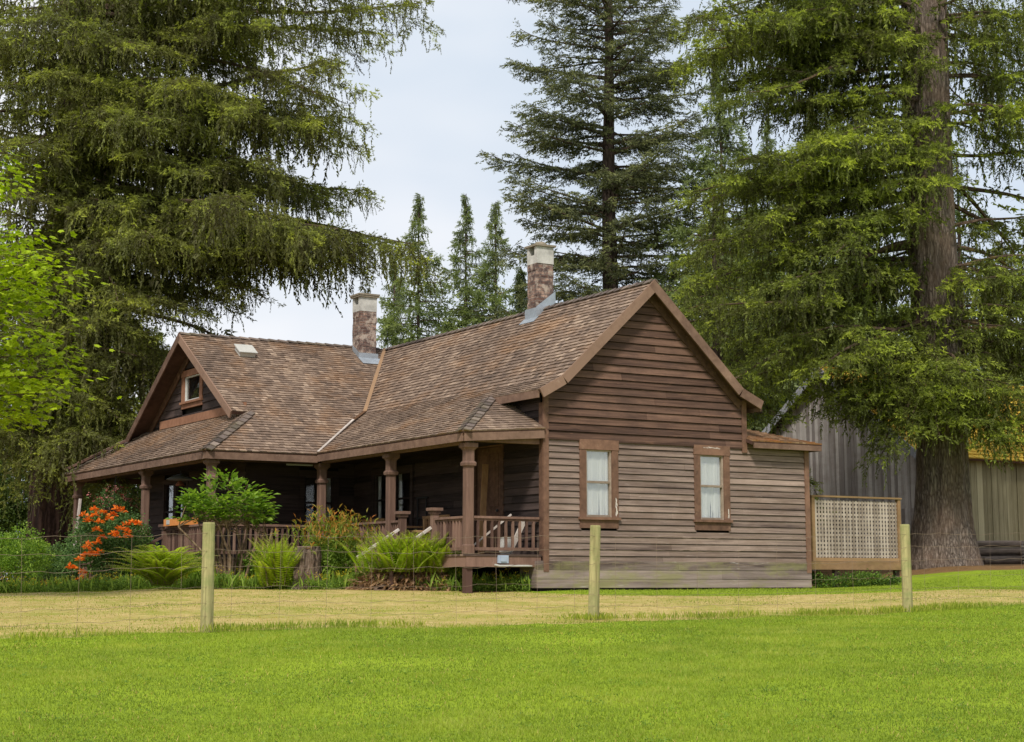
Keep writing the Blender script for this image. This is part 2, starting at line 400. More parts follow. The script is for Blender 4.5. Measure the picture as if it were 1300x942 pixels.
# ------------------------------------------------------------------ foliage engine
def tpl_flat(n=8, reach=.42, w=.062, droop=.10):
    V = []; T = []
    for i in range(n):
        t = (i + .4) / n
        for sd in (-1, 1):
            r = reach * (1 - .65 * t) * (.85 + .3 * ((i * 7 + sd) % 3) / 3)
            V += [(t - w, 0, -droop * t * t), (t + w, 0, -droop * t * t), (t + r * .75, sd * r, -droop * (t + .3) ** 2 - .03 * ((i * 5) % 3))]
            T += [0, 0, .35]
    V += [(.86, -.03, -droop), (.86, .03, -droop), (1.1, 0, -droop * 1.4)]; T += [.2, .2, .5]
    return np.array(V, float), np.array(T, float)
def tpl_hang(n=9, reach=.14, w=.042):
    V = []; T = []
    for i in range(n):
        t = (i + .3) / n; y0 = .03 * math.sin(i * 1.7)
        for sd in (-1, 1):
            r = reach * (1.05 - .6 * t) * (1 + .35 * math.sin(i * 2.9 + sd))
            V += [(t - w, y0, 0), (t + w, y0, 0), (t + r * 1.3, y0 + sd * r, .05 * math.cos(i * 2.3 + sd))]; T += [0, 0, .2]
    V += [(.9, -.02, 0), (.9, .02, 0), (1.1, .02, 0)]; T += [0, 0, .3]
    return np.array(V, float), np.array(T, float)
def tpl_leaf(w=.32):          # one pointed leaf, folded on its midrib
    return np.array([(0, 0, 0), (.5, -w, .06), (1, 0, -.08), (0, 0, 0), (1, 0, -.08), (.5, w, .06)], float), np.array([0, 0, .1, 0, .1, 0], float)
def tpl_maple():
    V = []; c = (0.35, 0, 0)
    for a, l in ((0, .72), (52, .58), (-52, .58), (112, .40), (-112, .40)):
        r = math.radians(a); d = np.array([math.cos(r), math.sin(r), -.12]); s = np.array([-math.sin(r), math.cos(r), 0]) * .17
        p = np.array(c); V += [p - s * .9, p + s * .9 + 0, p + d * l]; V += [p + d * l * .25 - s * 1.35, p + d * l * .45 + s * 1.35, p + d * l * .95]
    return np.array(V, float), np.zeros(len(V))
def tpl_cluster(leaf, n, seed, spread=1., tk=0.):       # bunch of leaves round a point
    r = np.random.default_rng(seed); Vs = []; Ts = []
    lv, lt = leaf
    for i in range(n):
        d = r.normal(size=3); d[2] = abs(d[2]) * .5 + .1; d /= np.linalg.norm(d)
        x = d; u = np.array([0, 0, 1.]) + r.normal(size=3) * .35; y = np.cross(u, x); y /= np.linalg.norm(y); z = np.cross(x, y)
        sc = r.uniform(.5, .8) * .55; off = r.normal(size=3) * .28 * spread
        Vs.append((lv @ np.stack([x, y, z])) * sc + off); Ts.append(lt + r.uniform(-.15, .15))
    return np.concatenate(Vs), np.concatenate(Ts)
def tri_(V, T, p, d, l, w, t, r):
    d = d / (np.linalg.norm(d) + 1e-9); s_ = np.cross(d, r.normal(size=3)); s_ /= (np.linalg.norm(s_) + 1e-9)
    V += [p - s_ * w, p + s_ * w, p + d * l]; T += [t, t, t + .12]
def rnd_flat(seed, nl=30, l=.20, w=.036, br=4):
    r = np.random.default_rng(seed); V = []; T = []; segs = [(np.zeros(3), np.array([1, 0, -.12]))]
    for k in range(br):
        t = r.uniform(.12, .75); sd = (-1) ** k; L2 = r.uniform(.35, .62) * (1.1 - t * .6); segs.append((np.array([t, 0, -.12 * t]), np.array([L2 * .72, sd * L2 * .7, -.08 - r.uniform(0, .12)])))
    wts = np.array([np.linalg.norm(d) for p, d in segs]); wts /= wts.sum()
    for i in range(nl):
        k = r.choice(len(segs), p=wts); p, d = segs[k]; t = r.uniform(0, 1); end = t > .7
        tri_(V, T, p + d * t, d / np.linalg.norm(d) * .7 + r.normal(size=3) * [.5, .6, .35], l * r.uniform(.7, 1.25), w * r.uniform(.8, 1.3), (.16 if end else 0) + r.uniform(-.1, .1), r)
    return np.array(V, float), np.array(T, float)
def rnd_hang(seed, nl=22, l=.15, w=.026):
    r = np.random.default_rng(seed); V = []; T = []; ph = r.uniform(0, 6, 2)
    for i in range(nl):
        t = (i + r.uniform(0, 1)) / nl; c = np.array([t, .05 * math.sin(t * 5 + ph[0]), .04 * math.sin(t * 4 + ph[1])])
        tri_(V, T, c, np.array([.9, 0, 0]) + r.normal(size=3) * [.3, .55, .55] * (1.1 - .5 * t), l * r.uniform(.6, 1.3) * (1.15 - .5 * t), w * r.uniform(.8, 1.3), r.uniform(-.1, .1) + .1 * (t > .85), r)
    return np.array(V, float), np.array(T, float)
def rnd_tuft(seed, nl=12):
    r = np.random.default_rng(seed); V = []; T = []
    for i in range(nl):
        d = r.normal(size=3) + [.75, 0, .25]; d /= np.linalg.norm(d); tri_(V, T, d * .12, d, r.uniform(.5, .95), .13, r.uniform(-.1, .12), r)
    return np.array(V, float), np.array(T, float)
V_FLAT = [rnd_flat(k) for k in range(5)]; V_HANG = [rnd_hang(20 + k) for k in range(5)]; V_TUFT = [rnd_tuft(40 + k) for k in range(4)]
V_FLATS = [rnd_flat(60 + k, 15, .27, .06, 3) for k in range(4)]; V_HANGS = [rnd_hang(70 + k, 12, .21, .045) for k in range(4)]
T_FLAT = tpl_flat(); T_FLATS = tpl_flat(5, .48, .10, .12); T_HANG = tpl_hang(11, .115, .030); T_HANGS = tpl_hang(6, .19, .065)
T_LEAF = tpl_leaf(); T_NARROW = tpl_leaf(.13); T_BLADE = tpl_leaf(.045); T_MAPLE = tpl_maple()
T_CLUS = tpl_cluster(T_LEAF, 6, 3); T_CLUS2 = tpl_cluster(T_LEAF, 9, 5)

class Leaves:
    """collects leaf elements; everything is expanded in bulk when the mesh is built"""
    def __init__(s): s.q = {}
    def add(s, tpl, P, D, scale, tint, up=None, jit=.35, rng=None):
        P = np.atleast_2d(P); n = len(P)
        if n == 0: return
        D = np.broadcast_to(np.atleast_2d(D), (n, 3))
        U = np.broadcast_to(np.array([0, 0, 1.]) if up is None else up, (n, 3))
        s.q.setdefault(id(tpl), (tpl, []))[1].append((P, D, np.broadcast_to(scale, n), np.broadcast_to(tint, n), U, np.full(n, jit)))
    def arrays(s):
        Vs = []; Ts = []; rng = np.random.default_rng(99)
        for tpl, lst in s.q.values():
            P, D, sc, ti, U, J = [np.concatenate([e[i] for e in lst]).astype(float) for i in range(6)]; n = len(P)
            D = D / (np.linalg.norm(D, axis=1, keepdims=True) + 1e-9); Uv = U + rng.normal(size=(n, 3)) * J[:, None]
            Y = np.cross(Uv, D); Y /= (np.linalg.norm(Y, axis=1, keepdims=True) + 1e-9); Z = np.cross(D, Y); Rm = np.stack([D, Y, Z], 1)
            var = tpl if isinstance(tpl, list) else [tpl]; k = rng.integers(0, len(var), n)
            for j, (tv, tt) in enumerate(var):
                m = k == j
                V = np.matmul(tv[None], Rm[m]) * sc[m][:, None, None] + P[m][:, None, :]
                Vs.append(V.reshape(-1, 3)); Ts.append((ti[m][:, None] + tt[None, :]).reshape(-1))
        return np.concatenate(Vs), np.clip(np.concatenate(Ts), 0, 1)
    def build(s, name, mat, parent=None):
        V, T = s.arrays(); return tri_mesh(name, V, T, mat, parent)

def trunk(mb, base, H, r0, r1, flare=0., lean=(0, 0), n=20, m=24, rng=RNG, ridge=.03, sink=.5, fz=.9):
    base = np.array(base, float); k0 = len(mb.v); ph = rng.uniform(0, 6, 4)
    for i in range(m + 1):
        t = (i / m) ** 1.5; z = -sink + t * (H + sink); tt = max(z, 0) / H
        r = r0 + (r1 - r0) * tt + r0 * flare * math.exp(-max(z, 0) / fz)
        fl = math.exp(-max(z, 0) / (fz * 1.1))
        cx = lean[0] * tt * H + .1 * r0 * math.sin(z * .5 + ph[0]); cy = lean[1] * tt * H
        for k in range(n):
            a = 2 * math.pi * k / n
            rr = r * (1 + ridge * math.sin(a * 9 + ph[1] + z * .25) + ridge * .8 * math.sin(a * 17 + ph[2] - z * .4) + rng.normal() * ridge * .35 + .10 * fl * flare * math.sin(a * 5 + ph[3]) + .05 * math.sin(a * 2 + z * .3))
            mb.v.append((base[0] + cx + rr * math.cos(a), base[1] + cy + rr * math.sin(a), base[2] + z)); mb.t.append(.5)
    for i in range(m):
        for k in range(n):
            k2 = (k + 1) % n
            mb.f.append((k0 + i * n + k, k0 + i * n + k2, k0 + (i + 1) * n + k2, k0 + (i + 1) * n + k))
    mb.f.append(tuple(k0 + m * n + k for k in range(n)))

def limb(lv, wd, rng, p0, az, L, dz, weep=.6, side=.34, step=.30, tstep=.22, up=.05, ts=.42, hl=.8, bright=.0, r=None, start=.10, small=False, tipw=.22, tuft=0., clumpy=0.):
    """drooping conifer limb: az in radians (world), dz = height change at the tip"""
    d = np.array([math.cos(az), math.sin(az), 0.]); sd = np.array([-d[1], d[0], 0.])
    bend = rng.normal() * (.12 + .08 * clumpy); wob = rng.uniform(0, 6); p0 = np.array(p0, float)
    def P(s):
        s = np.atleast_1d(s)[:, None]
        return p0 + d * L * s + sd * L * bend * s * s + np.array([0, 0, 1.]) * (dz * s ** 1.35 + .05 * L * np.sin(s * 3.0) * .6 + up * L * s ** 5 + clumpy * .022 * L * np.sin(s * 7 + wob))
    ss = np.linspace(0, 1, 10); pts = P(ss); r = r or (.022 + .0095 * L)
    wd.tube(list(pts), list(r * (1 - .88 * ss) + .004), 5)
    FL = V_FLATS if small else V_FLAT; HG = V_HANGS if small else V_HANG; lsz = min(1., .22 + L / 2.0); ph1, ph2 = rng.uniform(0, 6.28, 2)
    n = max(3, int(L * (1 - start) / step))
    for k in range(n):
        s = start + (1 - start) * (k + rng.uniform(0, .8)) / n; s = min(s, .99)
        c = P(s)[0]
        for sg in (-1, 1):
            if rng.random() < .10 or (clumpy and s < .72 and math.sin(s * L * 1.9 + ph1 + sg) < -.55 and rng.random() < .85): continue
            ln = (side * L * max((1 - s) ** .6, tipw) * min(1, s * 3.2) + .30 * lsz) * rng.uniform(.55, 1.2) * (1 + .38 * clumpy * math.sin(s * L * 2.6 + ph2 * sg))
            ang = sg * math.radians(rng.uniform(38, 72))
            dd = d * math.cos(ang) + sd * math.sin(ang)
            m = max(2, int(ln / tstep)); t = (np.arange(m) + rng.uniform(0, 1, m)) / m
            drop = -(.10 + .35 * weep) * ln
            pp = c + dd * ln * t[:, None] + np.array([0, 0, 1.]) * (drop * t ** 1.6)[:, None] + rng.normal(size=(m, 3)) * .03
            patch = rng.normal() * .14
            # flat twigs fanning from the side branch
            a2 = np.radians(rng.uniform(-60, 60, m)); ddv = dd[None] * np.cos(a2)[:, None] + np.cross([0, 0, 1.], dd)[None] * np.sin(a2)[:, None]
            ddv[:, 2] -= rng.uniform(.0, .55, m) * (.4 + weep) - .05
            ti = np.clip(.24 + patch + bright + .34 * (t > .62) * (rng.random(m) < .55) + rng.normal(size=m) * .13, 0, .95)
            lv.add(FL, pp, ddv, rng.uniform(.6, 1.25, m) * ts * lsz, ti, rng=rng)
            if tuft > 0:
                q = t > 1 - tuft
                if q.any(): lv.add(V_TUFT, pp[q] + ddv[q] * ts * .7 + [0, 0, .04], ddv[q] + [0, 0, .3], rng.uniform(.07, .13, q.sum()), np.clip(.46 + patch + bright + rng.normal(size=q.sum()) * .16, 0, 1), rng=rng)
            h = rng.random(m) < weep
            if h.any():
                q = int(h.sum()); dv = np.tile([0, 0, -1.], (q, 1)) + rng.normal(size=(q, 3)) * .16 + dd[None] * .12
                lv.add(HG, pp[h], dv, rng.uniform(.45, 1.3, q) * hl * (.5 + .5 * (1 - s) ** .3), np.clip(.20 + patch + bright * .5 + rng.normal(size=q) * .1, 0, .7), up=rng.normal(size=3), jit=.8, rng=rng)
    e = P(np.linspace(.78, 1, 12)); lv.add(FL, e, np.tile(d + [0, 0, .05], (12, 1)) + rng.normal(size=(12, 3)) * .45, ts * lsz * .9, .38 + bright, rng=rng)
    return P

AZR = math.atan2(RH[1], RH[0])          # azimuth pointing right in the picture
def az(deg): return AZR + math.radians(deg)   # 0 right, 180 left, -90 towards the viewpoint, 90 away

# ------------------------------------------------------------------ plates: shingles and boards
def clip2(sub, clip):
    out = sub
    for i in range(len(clip)):
        ax, ay = clip[i]; bx, by = clip[(i + 1) % len(clip)]; src = out; out = []
        if not src: return []
        def sd(p): return (bx - ax) * (p[1] - ay) - (by - ay) * (p[0] - ax)
        for j in range(len(src)):
            p = src[j]; q = src[(j + 1) % len(src)]; a = sd(p); b = sd(q)
            if a >= 0: out.append(p)
            if (a >= 0) != (b >= 0):
                t = a / (a - b); out.append((p[0] + t * (q[0] - p[0]), p[1] + t * (q[1] - p[1])))
    return out
def area2(p): return .5 * sum(p[i][0] * p[(i + 1) % len(p)][1] - p[(i + 1) % len(p)][0] * p[i][1] for i in range(len(p)))
def plate(mb, O, U, V, Nn, rect, clips, tb, tt, tint, base=0.):
    u0, u1, v0, v1 = rect; sub = [(u0, v0), (u1, v0), (u1, v1), (u0, v1)]
    for c in clips:
        p = clip2(sub, c)
        if len(p) < 3 or abs(area2(p)) < 1e-4: continue
        n = len(p); top = [O + U * a + V * b + Nn * (base + tb + (tt - tb) * (b - v0) / (v1 - v0)) for a, b in p]
        bot = [O + U * a + V * b + Nn * (base - .001) for a, b in p]
        mb.add(top + bot, [tuple(range(n))] + [(i, n + i, n + (i + 1) % n, (i + 1) % n) for i in range(n)], tint)
def plane_frame(pts, udir):
    pts = [np.array(p, float) for p in pts]; U = np.array(udir, float); U /= np.linalg.norm(U)
    Nn = np.cross(pts[1] - pts[0], pts[2] - pts[0]); Nn /= np.linalg.norm(Nn)
    if Nn[2] < 0: Nn = -Nn
    V = np.cross(Nn, U); V /= np.linalg.norm(V)
    if V[2] < 0: U = -U; V = -V
    return U, V, Nn
def shingles(mb, polys, udir, expo=.125, wr=(.08, .18), frame_pts=None, th=.024, slab=None, rough=1.):
    U, V, Nn = plane_frame(frame_pts or polys[0], udir); O = np.array(polys[0][0], float)
    P2 = []
    for p in polys:
        q = [((np.array(a) - O) @ U, (np.array(a) - O) @ V) for a in p]
        if area2(q) < 0: q = q[::-1]
        P2.append(q)
        if slab is not None:
            n = len(q); top = [O + U * a + V * b - Nn * .004 for a, b in q]; bot = [t - Nn * .07 for t in top]
            slab.add(top + bot, [tuple(range(n)), tuple(range(2 * n - 1, n - 1, -1))] + [(i, n + i, n + (i + 1) % n, (i + 1) % n) for i in range(n)], .5)
    us = [a for q in P2 for a, b in q]; vs = [b for q in P2 for a, b in q]
    v = min(vs) - .01; first = True
    while v < max(vs):
        u = min(us) - R_.random() * .2; ext = .03 if first else 0
        while u < max(us):
            w = R_.uniform(*wr); j = R_.uniform(-.012, .012) * rough
            t = R_.random(); tint = min(1, max(0, R_.gauss(.43, .15)))
            if R_.random() < .05: tint = R_.uniform(.65, .95)
            rect = (u + .003, u + w - .003, v - j, v + expo + .03)
            cl = P2
            plate(mb, O, U, V, Nn, rect, cl, th + .010 * t * rough, .003, tint)
            u += w
        v += expo; first = False
    return U, V, Nn
def boards(mb, O, U, V, polys, v0, v1, expo, holes=(), tb=.024, tt=.008, base=0., seg=(1.6, 4.2), gap=.004, tints=(.2, .8)):
    O, U, V = [np.array(a, float) for a in (O, U, V)]; Nn = np.cross(U, V)
    us = [a for q in polys for a, b in q]; umin, umax = min(us), max(us)
    z = v0
    while z < v1 - 1e-6:
        u = umin - R_.random() * seg[0]
        while u < umax:
            w = R_.uniform(*seg); tint = R_.uniform(*tints)
            rects = [(max(u, umin), min(u + w, umax) - .003)]
            for (h0, h1, g0, g1) in holes:
                if z + expo > g0 + .005 and z < g1 - .005:
                    nr = []
                    for a, b in rects:
                        if h1 <= a or h0 >= b: nr.append((a, b)); continue
                        if a < h0: nr.append((a, h0))
                        if b > h1: nr.append((h1, b))
                    rects = nr
            for a, b in rects:
                if b - a > .01: plate(mb, O, U, V, Nn, (a, b, z, z + expo - gap), polys, tb * R_.uniform(.85, 1.15), tt, tint, base)
            u += w
        z += expo

X3 = lambda *a: np.array(a, float)
EX, EY, EZ = X3(1, 0, 0), X3(0, 1, 0), X3(0, 0, 1)

house = thing('farmhouse', (0, 0, 0), 'weathered brown wooden farmhouse with shingle roof, two brick chimneys and a covered corner porch', 'house')

# ---- roof planes
def zl(X): return 4.10 + .937 * (X - .24) if X >= .24 else 4.10 - .55 * (.24 - X)     # right wing, left slope
def zr(X): return zl(2 * 2.487 - X)
def zf(Y): return 6.205 - .613 * (11.9 - Y)
roof_mb = MB(); slab = MB()
# left wing front slope
def F(x, y): return (x, y, zf(y))
shingles(roof_mb, [[F(-4.49, 6.54), F(-1.866, 6.54), F(-1.866, 8.25), F(-2.78, 8.25)],
                   [F(-3.22, 8.25), F(-1.866, 8.25), F(-1.866, 11.9), F(-3.22, 11.9)],
                   [F(-1.866, 6.54), F(.24, 8.47), F(.24, 11.9), F(-1.866, 11.9)],
                   [F(.24, 8.47), F(2.487, 11.9), F(.24, 11.9)]], EX, slab=slab)
# left hip slope under the gable
def H(x, y): return (x, y, 2.92 + .632 * (x + 4.49))
shingles(roof_mb, [[H(-4.49, 6.54), H(-2.75, 8.28), H(-2.75, 15.23), H(-4.49, 16.97)]], EY, slab=slab)
# back slope
def B(x, y): return (x, y, 6.205 - .613 * (y - 11.9))
shingles(roof_mb, [[B(-3.22, 11.9), B(5.26, 11.9), B(5.26, 16.97), B(-3.22, 16.97)], [B(-4.49, 16.97), B(-3.22, 15.72), B(-3.22, 16.97)]], EX, expo=.3, wr=(.2, .5), slab=slab)
# right wing left slope
def A(x, y): return (x, y, zl(x))
shingles(roof_mb, [[A(-.283, -.286), A(.24, -.286), A(.24, 8.47), A(-.283, 7.99)], [A(-1.866, -.10), A(-.283, 1.60), A(-.283, 7.99), A(-1.866, 6.54)]], EY, slab=slab)
shingles(roof_mb, [[A(.24, -.286), A(2.487, -.286), A(2.487, 11.9), A(.24, 8.47)]], EY, slab=slab)
# right slope
def C(x, y): return (x, y, zr(x))
shingles(roof_mb, [[C(2.487, -.286), C(4.734, -.286), C(4.734, 11.9), C(2.487, 11.9)]], EY, expo=.2, wr=(.15, .4), slab=slab)
shingles(roof_mb, [[C(4.734, -.286), C(5.257, -.286), C(5.257, 11.9), C(4.734, 11.9)]], EY, expo=.2, wr=(.15, .4), slab=slab)
roof_o = roof_mb.build('roof', M['shingle'], house)
# porch hip over the steps corner
pr_mb = MB(); hz = lambda x, y: 2.94 + .0704 * (x + 1.866) + .4465 * (y + .10)
HP = [(-1.866, -.10), (-.02, -.10), (-.02, 1.50), (-.283, 1.60)]
shingles(pr_mb, [[(x, y, hz(x, y)) for x, y in HP]], X3(1.846, 0, .13), slab=slab)
pr_mb.build('porch_hip_roof', M['shingle'], house)
# lean-to roof
lt = MB(); lz = lambda y: 3.03 + .31 * (y + .28)
shingles(lt, [[(4.975, -.28, lz(-.28)), (6.872, -.28, lz(-.28)), (4.975, 1.62, lz(1.62))]], EX, slab=slab)
lx = lambda x: 3.03 + .31 * (6.872 - x)
shingles(lt, [[(6.872, -.28, lx(6.872)), (6.872, 8, lx(6.872)), (4.975, 8, lx(4.975)), (4.975, 1.62, lx(4.975))]], EY, slab=slab)
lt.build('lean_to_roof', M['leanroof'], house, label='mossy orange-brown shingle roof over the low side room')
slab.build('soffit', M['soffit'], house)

# ridge and hip caps
def caps(mb, p, q, n1, n2, step=.24, w=.12, th=.022):
    p = np.array(p, float); q = np.array(q, float); L = np.linalg.norm(q - p); d = (q - p) / L
    k = int(L / step)
    for i in range(k):
        c = p + d * (i + .5) * L / k
        for nn, sg in ((n1, 1), (n2, -1)):
            nn = np.array(nn, float); s = np.cross(d, nn) * sg; s /= np.linalg.norm(s)
            if s @ (np.array(n1) - np.array(n2)) * sg < 0: s = -s
            t = R_.uniform(-.01, .01); up = nn * (.020 + th)
            v = []
            for (a, lift) in ((-.52, .026), (.52, .0)):
                for (b, c2) in ((0., 0), (w * R_.uniform(.93, 1.07), 0)):
                    for h in (0., th):
                        v.append(c + d * a * L / k + s * b + nn * (.018 + lift + h))
            mb.add(v, [(1, 3, 7, 5), (0, 4, 6, 2), (0, 1, 5, 4), (2, 6, 7, 3), (0, 2, 3, 1), (4, 5, 7, 6)], min(1, max(0, R_.gauss(.55, .2))))
nF = X3(0, -.613, 1); nF /= np.linalg.norm(nF); nH = X3(-.632, 0, 1); nH /= np.linalg.norm(nH)
nA = X3(-.937, 0, 1); nA /= np.linalg.norm(nA); nA2 = X3(-.55, 0, 1); nA2 /= np.linalg.norm(nA2); nC = X3(.937, 0, 1); nC /= np.linalg.norm(nC)
nB = X3(0, .613, 1); nB /= np.linalg.norm(nB); nP = X3(-.07, -.4465, 1); nP /= np.linalg.norm(nP)
cp = MB()
cp = MB(); caps(cp, F(-4.49, 6.54), F(-2.80, 8.23), nF, nH, .22, .14); cp.build('ridge_caps', M['capsh'], house)
cp = MB(); caps(cp, (-1.866, -.10, 2.94), (-.283, 1.60, 3.81), nP, nA2, .22, .14); cp.build('ridge_caps', M['capsh'], house)
cp = MB(); caps(cp, (-3.22, 11.9, 6.205), (2.3, 11.9, 6.205), nF, nB, .26, .11); cp.build('ridge_caps', M['capsh'], house)
cp = MB(); caps(cp, (2.487, -.286, 6.205), (2.487, 11.8, 6.205), nA, nC, .26, .11); cp.build('ridge_caps', M['capsh'], house)
cp = MB(); caps(cp, H(-4.49, 16.97), H(-2.75, 15.23), nH, nB, .24); cp.build('ridge_caps', M['capsh'], house)
vl = MB(); vp = [X3(-1.83, 6.56, 2.955), X3(-.30, 7.97, 3.86), X3(.24, 8.47, 4.135), X3(2.45, 11.85, 6.20)]
for a, b, t in ((vp[0] + (.0, .0, .035), vp[1] + (0, 0, .035), .95),): vl.bar(a, b, .06, .018, (0, 0, 1), .45)
vl.build('valley_board', M['palewood'], house, label='pale bare board in the roof valley')
vl = MB(); vl.bar(vp[1] + (0, 0, .03), vp[2] + (0, 0, .03), .09, .015); vl.bar(vp[2] + (0, 0, .03), vp[3] + (0, 0, .03), .09, .015)
vl.build('valley_needles', M['dead'], house, label='rust coloured strip of needles in the roof valley')

# fascia, rakes and beams
fa = MB()
def eave(p, q, h=.15, th=.03, drop=.06, out=0.):
    fa.bar(X3(*p) - EZ * (drop + h / 2), X3(*q) - EZ * (drop + h / 2), th, h, tint=R_.uniform(.4, .7))
eave((-4.47, 6.56, 2.95), (-1.85, 6.56, 2.95)); eave((-4.47, 6.59, 2.95), (-4.47, 16.9, 2.95))
eave((-1.85, -.06, 2.97), (-1.85, 6.53, 2.97)); eave((-1.83, -.08, 2.97), (-.04, -.08, 3.10))
eave((-.27, -.25, 3.87), (-.27, 1.62, 3.87), .15)
eave((5.24, -.25, 3.88), (5.24, 11.9, 3.88))
eave((5.02, -.265, 3.06), (6.86, -.265, 3.06), .11); eave((6.855, -.25, 3.06), (6.855, 8, 3.06), .11)
eave((-4.45, 16.94, 2.95), (5.2, 16.94, 2.95))
fa.build('fascia', M['rakewood'], house)
rk = MB()
def rake(p, q, nrm, h=.19, th=.035):
    p = X3(*p); q = X3(*q); d = (q - p) / np.linalg.norm(q - p); dn = np.cross(d, nrm); dn /= np.linalg.norm(dn)
    if dn[2] > 0: dn = -dn
    rk.bar(p + dn * (h / 2 + .0), q + dn * (h / 2 + .0), th, h, dn)
Yk = -.300
rk = MB(); rake((-.283, Yk, 3.83), (.24, Yk, 4.12), EY); rake((.235, Yk, 4.115), (2.49, Yk, 6.225), EY); rk.build('bargeboard', M['rakewood'], house)
rk = MB(); rake((2.484, Yk - .002, 6.225), (4.74, Yk - .002, 4.115), EY); rake((4.735, Yk, 4.12), (5.27, Yk, 3.88), EY); rk.build('bargeboard', M['rakewood'], house)
Xk = -3.235
rk = MB(); rake((Xk, 8.25, zf(8.25) + .01), (Xk, 11.92, 6.225), EX); rk.build('bargeboard', M['rakewood'], house); rk = MB(); rake((Xk - .002, 11.88, 6.225), (Xk - .002, 15.85, zf(23.8 - 15.85) + .01), EX)
rk.build('bargeboard', M['rakewood'], house)
fr = MB()
def frieze(p, q, nrm, h=.17, th=.03):
    p = X3(*p); q = X3(*q); d = (q - p) / np.linalg.norm(q - p); dn = np.cross(d, nrm); dn /= np.linalg.norm(dn)
    if dn[2] > 0: dn = -dn
    fr.bar(p + dn * h / 2, q + dn * h / 2, th, h, dn)
frieze((2.487, -.045, 6.10), (4.90, -.045, 3.84), EY, .16); fr.build('gable_trim', M['trim'], house); fr = MB(); frieze((2.487, -.047, 6.10), (.15, -.047, 3.91), EY, .10); fr.build('gable_trim', M['trim'], house); fr = MB()
frieze((-2.80, 11.9, 6.11), (-2.80, 15.6, 3.84), EX, .2); fr.build('gable_trim', M['trim'], house); fr = MB(); frieze((-2.802, 11.9, 6.11), (-2.802, 8.3, 3.90), EX, .06)
fr.build('gable_trim', M['trim'], house)
# beams carrying the porch roof
bm = MB()
bm.box(-4.31, -1.55, 6.72, 6.88, 2.72, 2.86); bm.box(-4.31, -4.15, 6.89, 16.7, 2.72, 2.86)
bm.box(-1.69, -1.53, .06, 6.71, 2.74, 2.88); bm.box(-1.52, -.06, .06, .20, 2.78, 2.92)
bm.build('porch_beam', M['rail'], house)
ce = MB()
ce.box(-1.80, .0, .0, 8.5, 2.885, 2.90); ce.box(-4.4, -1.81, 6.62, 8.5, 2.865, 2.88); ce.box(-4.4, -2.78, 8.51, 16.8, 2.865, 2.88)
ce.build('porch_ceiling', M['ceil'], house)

# ---- walls
hull = MB()
def gable_prism(x0, x1, y0, y1, z0, zt, zapex, axis):
    if axis == 'y':   # ridge along y
        xm = (x0 + x1) / 2; v = [(x0, y0, z0), (x1, y0, z0), (x1, y0, zt), (xm, y0, zapex), (x0, y0, zt)]
        v += [(a, y1, c) for a, b, c in v]
    else:
        ym = (y0 + y1) / 2; v = [(x0, y0, z0), (x0, y1, z0), (x0, y1, zt), (x0, ym, zapex), (x0, y0, zt)]
        v += [(x1, b, c) for a, b, c in v]
    hull.add(v, [(0, 1, 2, 3, 4), (9, 8, 7, 6, 5)] + [(i, 5 + i, 5 + (i + 1) % 5, (i + 1) % 5) for i in range(5)])
gable_prism(.09, 4.90, .09, 11.8, -.3, 3.86, 6.05, 'y'); gable_prism(-2.66, 4.8, 8.6, 15.4, -.3, 3.9, 6.0, 'x')
hull.box(4.91, 6.57, .09, 7.9, -.3, 2.95)
hull.build('inner_wall', M['dark'], house)
EXT = [(0, .0), (6.66, .0), (6.66, 3.0), (0, 3.0)]
WIN = [(.813, 1.166), (3.627, 1.166)]
holes = [(a + .03, a + .917 - .03, b + .03, b + 1.75 - .03) for a, b in WIN]
w1 = MB(); boards(w1, (0, 0, 0), EX, EZ, [[(.05, .5), (6.63, .5), (6.63, 3.0), (.05, 3.0)]], .50, 2.90, .1263, holes, tb=.032, gap=.011, seg=(3., 6.5), tints=(.38, .62))
w1.build('wall', M['siding_low'], house, label='grey-brown weathered clapboard lower gable wall')
w2 = MB()
boards(w2, (0, 0, 0), EX, EZ, [[(.24, 2.9), (4.734, 2.9), (4.734, 4.04), (2.487, 6.14), (.24, 4.04)], [(.06, 2.9), (.24, 2.9), (.24, 3.98), (.06, 3.90)], [(4.734, 2.9), (4.93, 2.9), (4.93, 3.90), (4.734, 3.98)]], 2.905, 6.2, .1550, base=.012, tb=.038, gap=.011, seg=(3., 6.5), tints=(.33, .67))
w2.build('gable_wall', M['siding_up'], house, label='dark red-brown board gable above the two windows')
w3 = MB()
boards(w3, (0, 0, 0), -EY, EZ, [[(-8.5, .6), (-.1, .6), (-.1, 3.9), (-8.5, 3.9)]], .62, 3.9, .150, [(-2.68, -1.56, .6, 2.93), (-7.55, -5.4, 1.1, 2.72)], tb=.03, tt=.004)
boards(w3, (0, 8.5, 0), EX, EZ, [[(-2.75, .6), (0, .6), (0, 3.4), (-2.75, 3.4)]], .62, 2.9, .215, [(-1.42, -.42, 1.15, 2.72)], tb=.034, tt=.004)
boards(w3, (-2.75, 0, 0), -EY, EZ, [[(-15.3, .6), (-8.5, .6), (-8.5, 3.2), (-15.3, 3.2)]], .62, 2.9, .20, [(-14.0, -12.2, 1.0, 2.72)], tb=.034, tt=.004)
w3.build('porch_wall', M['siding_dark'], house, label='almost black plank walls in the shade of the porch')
w4 = MB()
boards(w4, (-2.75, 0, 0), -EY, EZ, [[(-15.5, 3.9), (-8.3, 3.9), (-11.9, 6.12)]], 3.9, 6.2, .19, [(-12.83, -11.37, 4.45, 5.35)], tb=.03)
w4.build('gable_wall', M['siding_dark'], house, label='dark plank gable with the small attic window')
w5 = MB()
